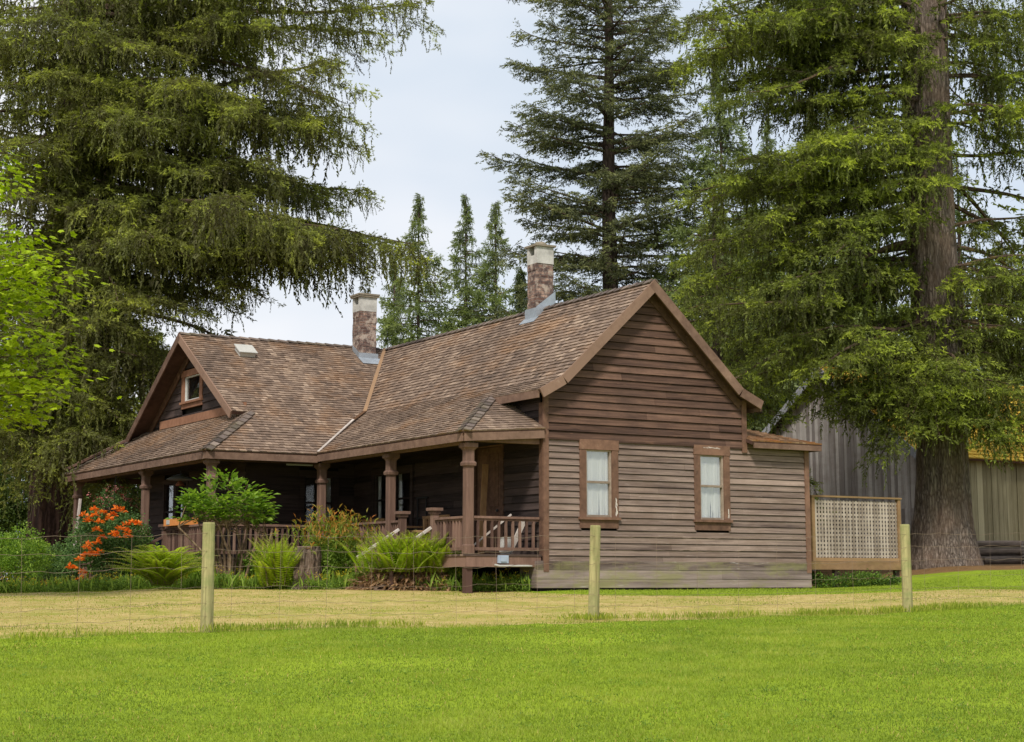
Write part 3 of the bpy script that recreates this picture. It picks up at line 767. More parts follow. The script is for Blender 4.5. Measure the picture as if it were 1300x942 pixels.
boards(w5, (6.66, 0, 0), EY, EZ, [[(0, .5), (7.9, .5), (7.9, 3.0), (0, 3.0)]], .5, 3.0, .1263, gap=.014)
w5.build('wall', M['siding_low'], house)
sk = MB()
boards(sk, (0, -.012, 0), EX, EZ, [[(-.19, -.0), (6.70, .0), (6.70, .525), (-.19, .525)]], .0, .52, .175, tb=.030, tt=.022, seg=(2.2, 4.5))
sk.box(-.19, -.165, -.012, .6, .0, .52, .5)
boards(sk, (6.675, 0, 0), EY, EZ, [[(0, 0), (7.9, 0), (7.9, .525), (0, .525)]], 0., .52, .175)
sk.build('skirting', M['skirt'], house, label='wide stained skirt boards at the foot of the gable wall')
vd = MB(); vd.box(-.10, 6.5, .03, .08, -.5, .5); vd.box(-.10, -.05, .09, 8.5, -.5, .56); vd.box(-2.7, -.11, 8.45, 8.5, -.5, .56); vd.box(-2.7, -2.65, 8.51, 15, -.5, .56)
vd.build('foundation', M['dark'], house)  # near-black colour stands in for the shade under the porch floor
tr = MB()
tr.box(-.035, .085, -.045, -.001, .31, 3.90, .55); tr.box(-.035, -.001, .0, .13, .62, 3.60, .35)
tr.build('corner_board', M['trim'], house)
tr = MB(); tr.box(4.885, 5.005, -.060, -.001, 2.80, 3.90); tr.box(4.975, 5.005, .0, .10, 3.0, 3.85); tr.build('corner_board', M['trim'], house)
tr = MB(); tr.box(6.58, 6.70, -.045, -.001, .30, 2.98); tr.box(6.67, 6.70, .0, .10, .3, 2.98); tr.build('corner_board', M['trim'], house)
tr = MB(); tr.bar((.09, -.035, 2.905), (4.88, -.035, 2.895), .03, .045, tint=.3)
tr.build('drip_board', M['siding_up'], house)
tr = MB(); tr.bar((-2.80, 8.5, 4.12), (-2.80, 14.3, 4.12), .05, .20, tint=.8); tr.build('trim_board', M['trim_or'], house, label='orange-brown board along the foot of the attic gable')
# back and rear walls (plain, seen only from the side)
bw = MB(); boards(bw, (5.0, 15.5, 0), -EX, EZ, [[(0, 0), (7.7, 0), (7.7, 3.9), (0, 3.9)]], 0, 3.9, .2, seg=(3, 5)); bw.build('back_wall', M['siding_low'], house)

# ---- windows and doors
def window(O, U, u0, u1, z0, z1, name='window', cas=.15, head=.20, sill=.25, trim='trim', sash='sash', curtain=True, glass='glass', label=None, parts=('full',), midrail=True, apron=True):
    O = X3(*O); U = X3(*U); Nn = np.cross(U, EZ)
    root_mb = MB()
    def bx(mb, a, b, c, d, n0, n1, tint=None):
        mb.obox(O + U * (a + b) / 2 + EZ * (c + d) / 2 + Nn * (n0 + n1) / 2, U * (b - a) / 2, EZ * (d - c) / 2, Nn * (n1 - n0) / 2, tint)
    g0, g1, h0, h1 = u0 + cas, u1 - cas, z0 + sill, z1 - head
    bx(root_mb, u0, g0, h0 - .03, h1, -.06, .042, .5); bx(root_mb, g1, u1, h0 - .03, h1, -.06, .042, .6)
    bx(root_mb, u0 - .01, u1 + .01, h1 + .001, z1, -.06, .052, .7)
    o = root_mb.build(name, M[trim], house, label=label)
    s = MB(); bx(s, u0 - .03, u1 + .03, h0 - .085, h0 - .031, -.06, .085, .6)
    if apron: bx(s, u0, u1, z0, h0 - .087, -.02, .040, .4)
    s.build('sill', M[trim], o)
    f = MB(); t = .035
    bx(f, g0 + .001, g0 + t, h0 - .028, h1, -.045, .012); bx(f, g1 - t, g1 - .001, h0 - .028, h1, -.045, .012)
    bx(f, g0 + t + .001, g1 - t - .001, h1 - .03, h1 - .001, -.045, .012); bx(f, g0 + t + .001, g1 - t - .001, h0 - .028, h0 + .012, -.045, .012)
    if midrail:
        m = (h0 + h1) / 2 + .01; bx(f, g0 + t + .001, g1 - t - .001, m - .022, m + .022, -.045, .018, .1)
    f.build('sash', M[sash], o)
    g = MB(); g.obox(O + U * (g0 + g1) / 2 + EZ * (h0 + h1) / 2 - Nn * .03, U * (g1 - g0) / 2, EZ * (h1 - h0) / 2, Nn * .002, .5); g.build('pane', M[glass], o)
    if curtain:
        def cloth(a, b):
            mb = MB(); n = 40; ph = R_.uniform(0, 6)
            vs = []
            for k in range(n + 1):
                u = a + (b - a) * k / n; w = -.074 + .010 * math.sin(k * .55 + ph + 1.5 * math.sin(k * .21 + ph)) + .008 * math.sin(k * 1.7 + ph * 2 + 2 * math.sin(k * .33))
                for zz, e in ((h0 - .02, 1.25), (h0 * .4 + h1 * .6, .8), (h1, .55)):
                    vs.append(O + U * u + EZ * zz + Nn * (-.062 + (w + .062) * e))
            mb.add(vs, [(3 * k + j, 3 * k + 3 + j, 3 * k + 4 + j, 3 * k + 1 + j) for k in range(n) for j in (0, 1)])
            return mb
        spans = [(g0, g1)] if curtain is True else curtain
        for a, b in spans: cloth(a, b).build('curtain', M['curtain'], o, smooth=True)
    return o
for (a, b), lb in zip(WIN, ('sash window nearest the porch, white net curtain, peeling right casing', 'sash window nearest the side room, white net curtain, peeling head casing')):
    wo = window((0, 0, 0), EX, a, a + .917, b, b + 1.75, label=lb)
    pp = MB(); p2 = MB(); rr = random.Random(int(a * 100)); first = a < 2
    for k in range(26):
        if first: cu, cz = a + .917 - .055 + rr.gauss(0, .014), 1.44 + k * .012
        else: cu, cz = (a + .25 + k * .030, b + 1.75 - .05 + rr.gauss(0, .008)) if k < 14 else (a + .917 - .05 + rr.gauss(0, .010), 1.44 + (k - 14) * .014)
        w_, h_ = (rr.uniform(.005, .014), rr.uniform(.015, .05)) if first or k >= 14 else (rr.uniform(.015, .04), rr.uniform(.005, .012)); n_ = 7
        vv = [(cu + w_ * math.cos(q * 6.283 / n_) * rr.uniform(.6, 1.2), -(.0445 if cz < b + 1.5 else .0545) - k * .00002, cz + h_ * math.sin(q * 6.283 / n_) * rr.uniform(.6, 1.2)) for q in range(n_)]
        (pp if first or k >= 14 else p2).add(vv, [tuple(range(n_))], .9)
    pp.build('peeling_paint', M['palewood'], wo)
    if not first: p2.build('peeling_paint', M['palewood'], wo)
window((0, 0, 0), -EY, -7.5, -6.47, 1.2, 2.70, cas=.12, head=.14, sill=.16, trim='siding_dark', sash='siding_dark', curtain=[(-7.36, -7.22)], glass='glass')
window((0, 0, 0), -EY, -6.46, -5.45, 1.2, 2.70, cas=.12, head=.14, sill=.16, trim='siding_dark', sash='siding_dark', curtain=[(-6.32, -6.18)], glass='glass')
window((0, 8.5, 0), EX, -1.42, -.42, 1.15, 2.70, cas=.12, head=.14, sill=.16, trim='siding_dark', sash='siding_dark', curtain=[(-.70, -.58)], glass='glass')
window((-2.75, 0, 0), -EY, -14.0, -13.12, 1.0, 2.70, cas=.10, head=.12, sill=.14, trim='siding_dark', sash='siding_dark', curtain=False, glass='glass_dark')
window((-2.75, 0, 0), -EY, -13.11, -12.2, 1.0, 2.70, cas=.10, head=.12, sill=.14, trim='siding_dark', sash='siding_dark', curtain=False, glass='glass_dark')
window((-2.75, 0, 0), -EY, -12.83, -11.37, 4.42, 5.38, name='attic_window', cas=.19, head=.16, sill=.20, trim='trim_or', sash='wsash', curtain=False, glass='glass', midrail=False, label='small attic window with orange-brown casing and white sash')
# porch door
d = MB(); d.box(-.045, .06, 1.50, 1.62, .64, 2.86); d.box(-.045, .06, 2.62, 2.74, .64, 2.86); d.box(-.05, .06, 1.50, 2.74, 2.861, 2.99)
dr = d.build('door_frame', M['trim'], house)
d = MB(); d.box(.0, .04, 1.63, 2.61, .66, 2.85, .3)
for (a, b, c, e) in ((1.75, 2.07, .8, 1.5), (2.17, 2.49, .8, 1.5), (1.75, 2.07, 1.65, 2.7), (2.17, 2.49, 1.65, 2.7)): d.box(-.012, -.001, a, b, c, e, .5)
d.build('door', M['trim'], dr)
kn = MB(); kn.lathe((-.05, 1.72, 1.55), [(.0, -.03), (.03, -.015), (.03, .015), (.0, .03)], 10); kn.build('door_knob', M['black'], dr)

# ---- porch floor, posts, railings
dk = MB()
x = -1.70
for i in range(58):
    y = .03 + i * .1155; dk.box(-1.72, -.004, y, y + .111, .60, .64)
for i in range(39):
    xx = -4.34 + i * .1115; 
    if xx < -.05: dk.box(xx, xx + .107, 6.735, 8.49, .60, .64)
for i in range(72):
    y = 8.50 + i * .1155; dk.box(-4.34, -2.76, y, y + .111, .60, .64)
dk.build('porch_floor', M['deck'], house)
jb = MB()
jb.box(-1.70, -.04, .045, .085, .40, .598); jb.box(-1.70, -1.66, .09, 6.75, .40, .598)
jb.box(-4.32, -1.71, 6.76, 6.80, .40, .598); jb.box(-4.32, -4.28, 6.81, 16.8, .40, .598)
jb.build('floor_beam', M['rail'], house)
PX = -1.61
posts = [(PX, .14), (PX, 3.40), (PX, 6.82), (-4.23, 6.82), (-4.23, 11.1), (-4.23, 16.57)]
for (a, b) in posts:
    p = MB(); r = .086
    c = .022
    def octo(r, z): return [(a + sx * (r if k == 0 else r - c), b + sy * (r - c if k == 0 else r), z) for sx, sy, ks in ((1, 1, (0, 1)), (-1, 1, (1, 0)), (-1, -1, (0, 1)), (1, -1, (1, 0))) for k in ks]
    def ring(zz, rr):
        p_i = len(p.v); p.v += octo(rr, zz); p.t += [.5] * 8; return p_i
    prof = [(.642, .098), (.80, .098), (.82, .086), (2.30, .086), (2.31, .118), (2.36, .125), (2.385, .110), (2.40, .092), (2.60, .092), (2.64, .12), (2.66, .145), (2.739, .145)]
    ids = [ring(z, r) for z, r in prof]
    for i in range(len(ids) - 1):
        for k in range(8): p.f.append((ids[i] + k, ids[i] + (k + 1) % 8, ids[i + 1] + (k + 1) % 8, ids[i + 1] + k))
    p.f.append(tuple(ids[-1] + k for k in range(8)))
    p.build('porch_post', M['post'], house)
    q = MB(); q.box(a - .07, a + .07, b - .04, b + .10, -.5, .399); q.build('pier', M['rail'], house)
def railing(p, q, n, cap=True):
    p = X3(*p); q = X3(*q); m = MB()
    m.bar(p + EZ * .70, q + EZ * .70, .10, .045, tint=.6); m.bar(p + EZ * .655, q + EZ * .655, .045, .04, tint=.4); m.bar(p + EZ * .10, q + EZ * .10, .06, .06, tint=.5)
    for i in range(n):
        c = p + (q - p) * (i + .7) / (n + .4); j = (q - p) / np.linalg.norm(q - p) * R_.uniform(-.008, .008)
        m.bar(c + EZ * .13 + j, c + EZ * .635, .045, .045, (q - p) / np.linalg.norm(q - p), tint=R_.random())
    m.build('railing', M['rail'], house)
railing((-1.51, .14, .64), (-.05, .14, .64), 9); railing((PX, .24, .64), (PX, 1.40, .64), 9)
railing((PX, 2.97, .64), (PX, 3.30, .64), 3); railing((PX, 3.50, .64), (PX, 6.72, .64), 24)
railing((-4.13, 6.82, .64), (-1.71, 6.82, .64), 19); railing((-4.23, 6.92, .64), (-4.23, 9.55, .64), 20)
railing((-4.23, 11.22, .64), (-4.23, 16.4, .64), 36)
for (a, b, z) in ((PX, 1.49, 1.56), (PX, 2.87, 1.54), (-4.23, 9.66, 1.42)):
    n_ = MB(); n_.box(a - .065, a + .065, b - .065, b + .065, .642, z - .12); n_.box(a - .09, a + .09, b - .09, b + .09, z - .119, z - .06); n_.box(a - .125, a + .125, b - .125, b + .125, z - .059, z)
    n_.build('newel_post', M['post'], house)
st = MB()
for i in range(4):
    xx = -1.74 - .27 * i; z = .64 - .155 * (i + 1); st.box(xx - .28, xx - .02, 1.52, 2.84, z - .04, z)
st.bar((-1.73, 1.54, .42), (-2.85, 1.54, -.12), .04, .2); st.bar((-1.73, 2.82, .42), (-2.85, 2.82, -.12), .04, .2)
so = st.build('steps', M['deck'], house)
for (a, b) in (((-1.69, 1.49, 1.17), (-2.55, 1.49, .62)), ((-1.69, 2.87, 1.17), (-2.62, 2.87, .60))):
    h_ = MB(); h_.bar(a, b, .05, .05, tint=.9); h_.build('handrail', M['palewood'], so, label='pale bare-wood handrail')
    h_ = MB(); h_.box(b[0] - .03, b[0] + .03, b[1] - .03, b[1] + .03, -.15, b[2] - .03); h_.build('handrail_post', M['rail'], so)
st = MB()
for i in range(4):
    xx = -4.36 - .27 * i; z = .64 - .17 * (i + 1); st.box(xx - .28, xx - .02, 9.72, 11.0, z - .04, z)
so = st.build('steps', M['deck'], house)
for y in (9.66, 11.05):
    h_ = MB(); h_.bar((-4.3, y, 1.12), (-5.62, y, .50), .06, .05, tint=.5); h_.bar((-4.4, y, .72), (-5.60, y, .16), .05, .04, tint=.5)
    for k in range(7):
        t = (k + .5) / 7; h_.box(-4.4 - t * 1.2 - .02, -4.4 - t * 1.2 + .02, y - .02, y + .02, .68 - t * .55, 1.06 - t * .57)
    h_.build('handrail', M['rail'], so)
    h_ = MB(); h_.box(-5.76, -5.62, y - .07, y + .07, -.4, .50); h_.box(-5.79, -5.59, y - .1, y + .1, .501, .54); h_.build('newel_post', M['rail'], so, label='squat newel post at the foot of the steps')

# ---- chimneys
for args, lb, cap in (((1.44, 11.28, .47, .45, 5.55, 7.09, 7.46, 7.58), 'brick chimney at the roof corner, pale rendered top under a mossy slab', .11),
                      ((2.25, 3.86, .43, .42, 5.75, 7.23, 7.62, 7.69), 'brick chimney on the front ridge, pale rendered top and domed cap', .06)):
    x0, y0, w, d, zb, zbr, zpl, zt = args
    b = MB(); n = 10
    for i in range(n):
        a = zb + (zbr - zb) * i / n; c = zb + (zbr - zb) * (i + 1) / n; j = R_.uniform(-.008, .008)
        b.box(x0 + j, x0 + w + j, y0 - j, y0 + d, a, c - .0005)
    ch = b.build('chimney', M['brick'], house, label=lb)
    p = MB(); s = .006
    p.box(x0 - s, x0 + w + s, y0 - s, y0 + .11, zbr, zpl); p.box(x0 - s, x0 + w + s, y0 + d - .09, y0 + d + s, zbr, zpl)
    p.box(x0 + w - .08, x0 + w + s, y0 + .111, y0 + d - .091, zbr, zpl); p.box(x0 - s, x0 + .05, y0 + .111, y0 + d - .091, zbr, zbr + (zpl - zbr) * .5)
    p.build('rendered_collar', M['plaster'], ch)
    c = MB(); c.box(x0 - .05, x0 + w + .05, y0 - .05, y0 + d + .05, zpl + .001, zpl + .045)
    if cap < .1: c.lathe((x0 + w / 2, y0 + d / 2, zpl + .046), [(.17, 0), (.15, .05), (.09, .09), (.02, .10)], 12)
    else: c.box(x0 - .065, x0 + w + .065, y0 - .065, y0 + d + .065, zpl + .046, zpl + .09)
    c.build('cap_slab', M['concrete'], ch)
    f = MB(); zz = zb + .0
    if cap > .1:
        zfl = zf(y0); f.bar((x0 - .04, y0 - .02, zfl + .06), (x0 + w + .05, y0 - .02, zfl + .06), .012, .20)
        f.obox((x0 + w / 2 + .04, y0 - .17, zf(y0 - .17) + .045), (w / 2 + .09, 0, 0), (0, .15, .15 * .613), (0, -.003, .005))
        f.obox((x0 - .03, y0 + .17, zf(y0 + .17) + .1), (.006, 0, 0), (0, .2, .2 * .6), (0, 0, .07))
    else:
        z1 = zl(x0) + .02
        f.box(x0 - .045, x0 - .03, y0 - .04, y0 + d + .04, z1 - .12, z1 + .20)
        f.obox((x0 + w / 2 - .01, y0 - .035, zl(x0 + w / 2) + .1), (w / 2 + .04, 0, (w / 2 + .03) * .8), (0, .006, 0), (0, 0, .13))
        f.obox((x0 - .10, y0 + d / 2, zl(x0 - .10) + .04), (.07, 0, .07 * .937), (0, d / 2 + .10, 0), (-.004, 0, .004))
    f.build('flashing', M['flash'], ch)
# roof vent
v = MB(); a = X3(1, 0, 0); s_ = X3(0, 1, .613) / math.hypot(1, .613); n_ = np.cross(a, s_)
c = X3(-1.83, 11.05, zf(11.05)) + n_ * .09
v.obox(c, a * .20, s_ * .20, n_ * .06, .6); v.obox(c + n_ * .07, a * .24, s_ * .23, n_ * .012, .8)
v.build('roof_vent', M['white'], house, label='small pale box vent near the left end of the ridge')
mt = MB(); mt.box(-1.03, -.80, -.0, .043, .47, .62); mt.box(-.98, -.85, -.02, -.001, .50, .60); mt.build('meter_box', M['meter'], house)
mt = MB(); mt.tube([(-1.10, .02, .44), (-1.0, .0, .42), (-.5, .0, .42), (-.25, .05, .42)], .018, 6); mt.build('pipe', M['white'], house)

# ------------------------------------------------------------------ things on the porch
lamp = thing('hanging_lamp', (-3.6, 10.5, 2.86), 'black domed pendant lamp hanging under the left end of the porch roof', 'lamp')
m = MB(); m.lathe((-3.6, 10.5, 2.50), [(.05, -.02), (.30, -.0), (.33, .012), (.26, .06), (.12, .12), (.03, .15)], 20); m.build('lamp_shade', M['shade'], lamp)
m = MB(); m.tube([(-3.6, 10.5, 2.63), (-3.6, 10.5, 2.865)], .012, 6); m.build('rod', M['black'], lamp)
m = MB(); m.lathe((-3.6, 10.5, 2.36), [(.09, 0), (.11, .02), (.10, .05), (.04, .12)], 14); m.build('lamp_base', M['copper'], lamp)

fl = thing('strip_light', (-2.0, 6.98, 2.78), 'long unlit pale strip light under the porch eave by the inner corner post', 'strip light')
m = MB(); m.box(-2.45, -1.72, 6.93, 7.06, 2.74, 2.80, .6); m.build('housing', M['white'], fl)
m = MB(); m.tube([(-2.40, 6.99, 2.71), (-1.77, 6.99, 2.71)], .022, 8); m.build('tube', M['white'], fl)

ob = thing('cardboard_box', (-4.23, 8.6, 1.36), 'orange-brown cardboard box standing on the left porch railing', 'box')
m = MB(); m.box(-4.38, -4.08, 7.95, 9.35, 1.366, 1.52, .6); m.build('carton', M['orange'], ob)
m = MB(); m.box(-4.39, -4.381, 8.95, 9.15, 1.40, 1.50); m.build('sticker', M['white'], ob)

bl = thing('storage_tub', (-3.7, 12.3, .64), 'navy blue tub on the porch floor behind the left steps', 'tub')
m = MB(); m.lathe((-3.7, 12.3, .645), [(.34, 0), (.38, .1), (.42, .42), (.45, .44), (.45, .48), (.40, .48), (.38, .40)], 18); m.build('bucket', M['blue'], bl)

def round_table(c, r, h, lb, tilt=0.):
    t = thing('round_table', (c[0], c[1], .64), lb, 'table', 'round wooden tables on the porch')
    m = MB(); m.lathe((c[0], c[1], .64 + h), [(r - .03, -.05), (r, -.04), (r, 0), (r - .01, .005)], 26); m.build('tabletop', M['wicker'], t)
    for k in range(4):
        a = math.pi / 4 + k * math.pi / 2; m = MB(); m.bar((c[0] + r * .55 * math.cos(a), c[1] + r * .55 * math.sin(a), .645 + h - .05), (c[0] + r * .7 * math.cos(a), c[1] + r * .7 * math.sin(a), .643), .045, .045); m.build('leg', M['wicker'], t)
round_table((-2.55, 7.65), .36, .74, 'round wooden table on the porch right of the leafy small tree')
round_table((-.98, 3.35), .42, .52, 'low round red-brown table between the two newel posts')

def bench(x, y0, y1, zb, zt, lb, face=-1):
    t = thing('porch_bench', (x, (y0 + y1) / 2, .64), lb, 'bench')
    m = MB(); m.box(x - .42, x, y0, y1, 1.02, 1.06); m.build('seat', M['wicker'], t)
    m = MB(); m.box(x - .0, x + .04, y0, y1, zt - .06, zt); m.box(x, x + .04, y0, y1, 1.10, 1.15)
    n = int((y1 - y0) / .11)
    for k in range(n): yy = y0 + (k + .5) * (y1 - y0) / n; m.box(x + .005, x + .03, yy - .038, yy + .038, 1.151, zt - .061)
    m.build('backrest', M['wicker'], t)
    for (a, b) in ((x - .38, y0 + .04), (x - .38, y1 - .04), (x + .02, y0 + .04), (x + .02, y1 - .04)):
        m = MB(); m.box(a - .03, a + .03, b - .03, b + .03, .642, 1.02 if a < x - .1 else 1.0195); m.build('leg', M['wicker'], t)
    for b in (y0 - .03, y1 + .03):
        m = MB(); m.box(x - .42, x + .04, b - .025, b + .025, 1.25, 1.29); m.box(x - .42, x - .37, b - .025, b + .025, .642, 1.249); m.build('armrest', M['wicker'], t)
bench(-.42, 6.1, 7.2, .64, 1.52, 'tan slatted bench below the paired porch windows')
bench(-.50, 2.95, 4.1, .64, 1.50, 'wooden slatted bench near the porch door behind the newel posts')
ch = thing('folding_chair', (-.45, 7.75, .64), 'tan folded chair leaning beside the far end of the slatted bench', 'chair')
m = MB(); m.bar((-.62, 7.5, .66), (-.35, 7.5, 1.68), .04, .03); m.bar((-.62, 7.9, .66), (-.35, 7.9, 1.62), .04, .03); m.build('frame', M['tanwood'], ch)
m = MB()
for k in range(5): z = 1.15 + k * .09; m.box(-.50 + k * .024, -.47 + k * .024, 7.52, 7.88, z, z + .07)
m.build('backrest', M['tanwood'], ch)
def loose(name, p, q, w, h, mat, lb, cat, up=(1, 0, 0), tint=.6):
    m = MB(); m.bar(p, q, w, h, up, tint); o = m.build(name, M[mat], None); return tag(o, lb, cat)
loose('plank', (-.25, 2.02, .645), (-.16, 2.0, 2.50), .13, .03, 'tanwood', 'tall tan plank standing against the porch door', 'plank', (0, 1, 0))
loose('plank', (-.42, .62, .66), (-.13, .50, 1.34), .10, .03, 'palewood', 'short whitish board leaning inside the right end of the porch railing', 'board', (0, 1, 0), .9)
loose('pole', (-1.35, .42, .80), (-.42, .55, 1.42), .035, .035, 'palewood', 'pale sloping pole behind the balusters by the corner post', 'pole')
loose('pole', (-4.6, 15.7, .1), (-4.45, 15.6, 2.25), .09, .05, 'palewood', 'pale upright pole behind the orange azalea at the far porch corner', 'pole')
m = MB(); m.lathe((-.46, .68, .645), [(.10, 0), (.13, .05), (.15, .30), (.16, .32), (.10, .33)], 14); pt = m.build('planter', M['plaster'], None); tag(pt, 'pale round pot on the porch floor behind the right-hand balusters', 'pot')
# ornament frame by the windows
m = MB(); m.bar((-.06, 5.15, 1.0), (-.06, 5.15, 1.95), .03, .02, (1, 0, 0)); m.bar((-.06, 4.75, 1.0), (-.06, 4.75, 1.95), .03, .02, (1, 0, 0)); m.bar((-.06, 5.2, 1.94), (-.06, 4.7, 1.94), .03, .02, (1, 0, 0)); m.bar((-.06, 5.2, 1.5), (-.06, 4.7, 1.5), .03, .02, (1, 0, 0))
tag(m.build('wall_rack', M['black'], None), 'thin dark metal rack against the wall above the second bench', 'rack')

bk = thing('hanging_basket', (-4.25, 13.3, 1.9), 'hanging basket of pink flowers under the far left porch eave', 'flower basket')
m = MB(); m.lathe((-4.25, 13.3, 1.72), [(.06, 0), (.2, .06), (.28, .22), (.24, .22)], 14); m.build('pot', M['black'], bk)
m = MB(); [m.tube([(-4.25 + .26 * math.cos(a), 13.3 + .26 * math.sin(a), 1.94), (-4.25, 13.3, 2.75)], .006, 4) for a in (0, 2.1, 4.2)]; m.build('hanger', M['black'], bk)
L = Leaves(); p = RNG.normal(size=(260, 3)) * [.26, .26, .17] + [-4.25, 13.3, 2.05]; L.add(T_CLUS, p, RNG.normal(size=(260, 3)) + [0, 0, .6], .13, RNG.uniform(.1, .7, 260)); L.build('foliage', M['azalea'], bk)
L = Leaves(); p = RNG.normal(size=(60, 3)) * [.26, .26, .14] + [-4.3, 13.2, 2.17]; L.add(T_CLUS2, p, RNG.normal(size=(60, 3)) + [0, 0, .6], .10, RNG.uniform(.2, .9, 60)); L.build('flowers', M['pink'], bk)

# ------------------------------------------------------------------ lattice screen
lt_ = thing('lattice_screen', (8.5, .5, .3), 'pale lattice privacy screen beside the gable wall, on a low timber beam', 'lattice screen')
m = MB()
x0, x1, z0, z1 = 7.26, 9.70, .64, 1.90
n = 27
for i in range(n): xx = x0 + (i + .5) * (x1 - x0) / n; m.box(xx - .024, xx + .024, .470, .478, z0, z1)
n = 14
for i in range(n): zz = z0 + (i + .5) * (z1 - z0) / n; m.box(x0, x1, .480, .488, zz - .023, zz + .023)
m.build('lattice', M['lattice'], lt_)
m = MB(); m.box(7.17, 7.255, .44, .53, .56, 1.955); m.box(9.705, 9.79, .44, .53, .56, 1.955); m.box(7.256, 9.704, .45, .52, .56, .639); m.box(7.15, 9.81, .42, .55, 1.957, 1.995); m.build('frame', M['lframe'], lt_)
m = MB(); m.box(6.9, 9.82, .42, .50, .38, .555, .6); m.build('beam', M['lframe'], lt_)
m = MB(); m.box(6.9, 9.8, .55, 1.9, .45, .52); m.build('floor', M['deck'], lt_)
for xx in (7.9, 9.7):
    m = MB(); m.box(xx - .06, xx + .06, .51, .60, -.2, .449); m.build('pier', M['deck'], lt_)

# ------------------------------------------------------------------ barn with lean-to shed
ba = math.radians(4.0)
BK = gp(50, 12.0); BK[2] = .45
bu = X3(math.cos(ba), math.sin(ba), 0); bv = X3(-math.sin(ba), math.cos(ba), 0)      # along the long side / along the gable
barn = thing('barn', BK, 'grey vertical-board barn with mossy yellow roof and peeling white rake boards behind the great spruce', 'barn')
BL, BW, ez, rz = 13.0, 7.3, 4.05, 6.75
bw_ = MB()
# gable end faces -bu; long side faces -bv
def bpt(a, b, z): return BK[:2].tolist() + [0] if False else (BK + bu * a + bv * b + EZ * (z - BK[2]))
i = 0; b = 0.
while b < BW:
    w = R_.uniform(.10, .17); w = min(w, BW - b); bm_ = b + w / 2; top = ez + (rz - ez) * (1 - abs(bm_ - BW / 2) / (BW / 2)) - .1; j = R_.uniform(0, .02)
    p0 = bpt(-.02 - j, bm_, 2.25 - b * .06); p1 = bpt(-.02 - j, bm_, top)
    bw_.obox((p0 + p1) / 2, bv * (w / 2 - .0025), bu * .012, (p1 - p0) / 2)
    p0 = bpt(-.05 - j, bm_, .2); p1 = bpt(-.05 - j, bm_, 2.28 - b * .06 + R_.uniform(-.02, .02))
    bw_.obox((p0 + p1) / 2, bv * (w / 2 - .0025), bu * .012, (p1 - p0) / 2)
    b += w
bw_.build('gable_wall', M['barn'], barn)
bs_ = MB(); a = 0.
while a < BL:
    w = R_.uniform(.18, .28); j = R_.uniform(0, .02); p0 = bpt(a + w / 2, -.02 - j, 1.0 + R_.uniform(-.03, .03)); p1 = bpt(a + w / 2, -.02 - j, ez - .05)
    bs_.obox((p0 + p1) / 2, bu * (w / 2 - .007), bv * .012, (p1 - p0) / 2); a += w
bs_.build('side_wall', M['shed'], barn, label='greenish pale vertical boards of the long side')
bi = MB()
v = [bpt(.03, .03, 0), bpt(.03, BW - .03, 0), bpt(.03, BW - .03, ez - .1), bpt(.03, BW / 2, rz - .12), bpt(.03, .03, ez - .1)]; v += [p + bu * (BL - .06) for p in v]
bi.add(v, [(0, 1, 2, 3, 4), (9, 8, 7, 6, 5)] + [(i, 5 + i, 5 + (i + 1) % 5, (i + 1) % 5) for i in range(5)]); bi.build('inner_wall', M['dark'], barn)
br = MB(); sb = MB(); sl = (rz - ez) / (BW / 2); ov = .45
def broof(a, b): return bpt(a, b, (rz - sl * abs(b - BW / 2)) + .05)
shingles(br, [[broof(-.35, -ov), broof(BL, -ov), broof(BL, BW / 2), broof(-.35, BW / 2)]], bu, expo=.22, wr=(.12, .3), slab=sb, th=.03, rough=2)
shingles(br, [[broof(-.35, BW + ov), broof(BL, BW + ov), broof(BL, BW / 2), broof(-.35, BW / 2)]], bu, expo=.4, wr=(.3, .6), slab=sb, th=.03)
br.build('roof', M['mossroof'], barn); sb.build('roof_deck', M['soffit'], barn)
wr_ = MB()
for e in (-ov, BW + ov):
    p = bpt(-.38, e, rz - sl * abs(e - BW / 2) - .06); q = bpt(-.38, BW / 2, rz - .06); wr_.bar(p, q, .035, .22, np.cross(q - p, bu))
wr_.build('rake_board', M['barnwhite'], barn, label='peeling white rake boards')
lg = thing('log_pile', gp(46.5, 13.4), 'weathered planks and logs stacked against the foot of the barn right of the great trunk', 'log pile')
for k, (a, b, z, L_, r) in enumerate([(0, 0, .12, 3.6, .10), (.1, .35, .14, 3.4, .12), (-.1, .1, .34, 3.8, .09), (.3, .3, .38, 3.0, .08), (.0, .15, .55, 4.2, .09), (.6, -.2, .10, 2.8, .09)]):
    m = MB(); c = gp(46.5, 13.6) + FH * b * 1.2 + RH * a; m.tube([c - RH * L_ / 2 + EZ * z, c + RH * .1 + EZ * (z + .02), c + RH * L_ / 2 + EZ * (z - .03 + .1 * (k % 2))], [r * 1.05, r, r * .85], 9); m.build('log', M['log'], lg)
m = MB()
for k in range(7): c = gp(46.0, 14.6) + EZ * (.08 + .085 * k) + FH * .1 * (k % 2); m.bar(c - RH * .8, c + RH * 1.6, .24, .06)
m.build('plank_stack', M['palewood'], lg)

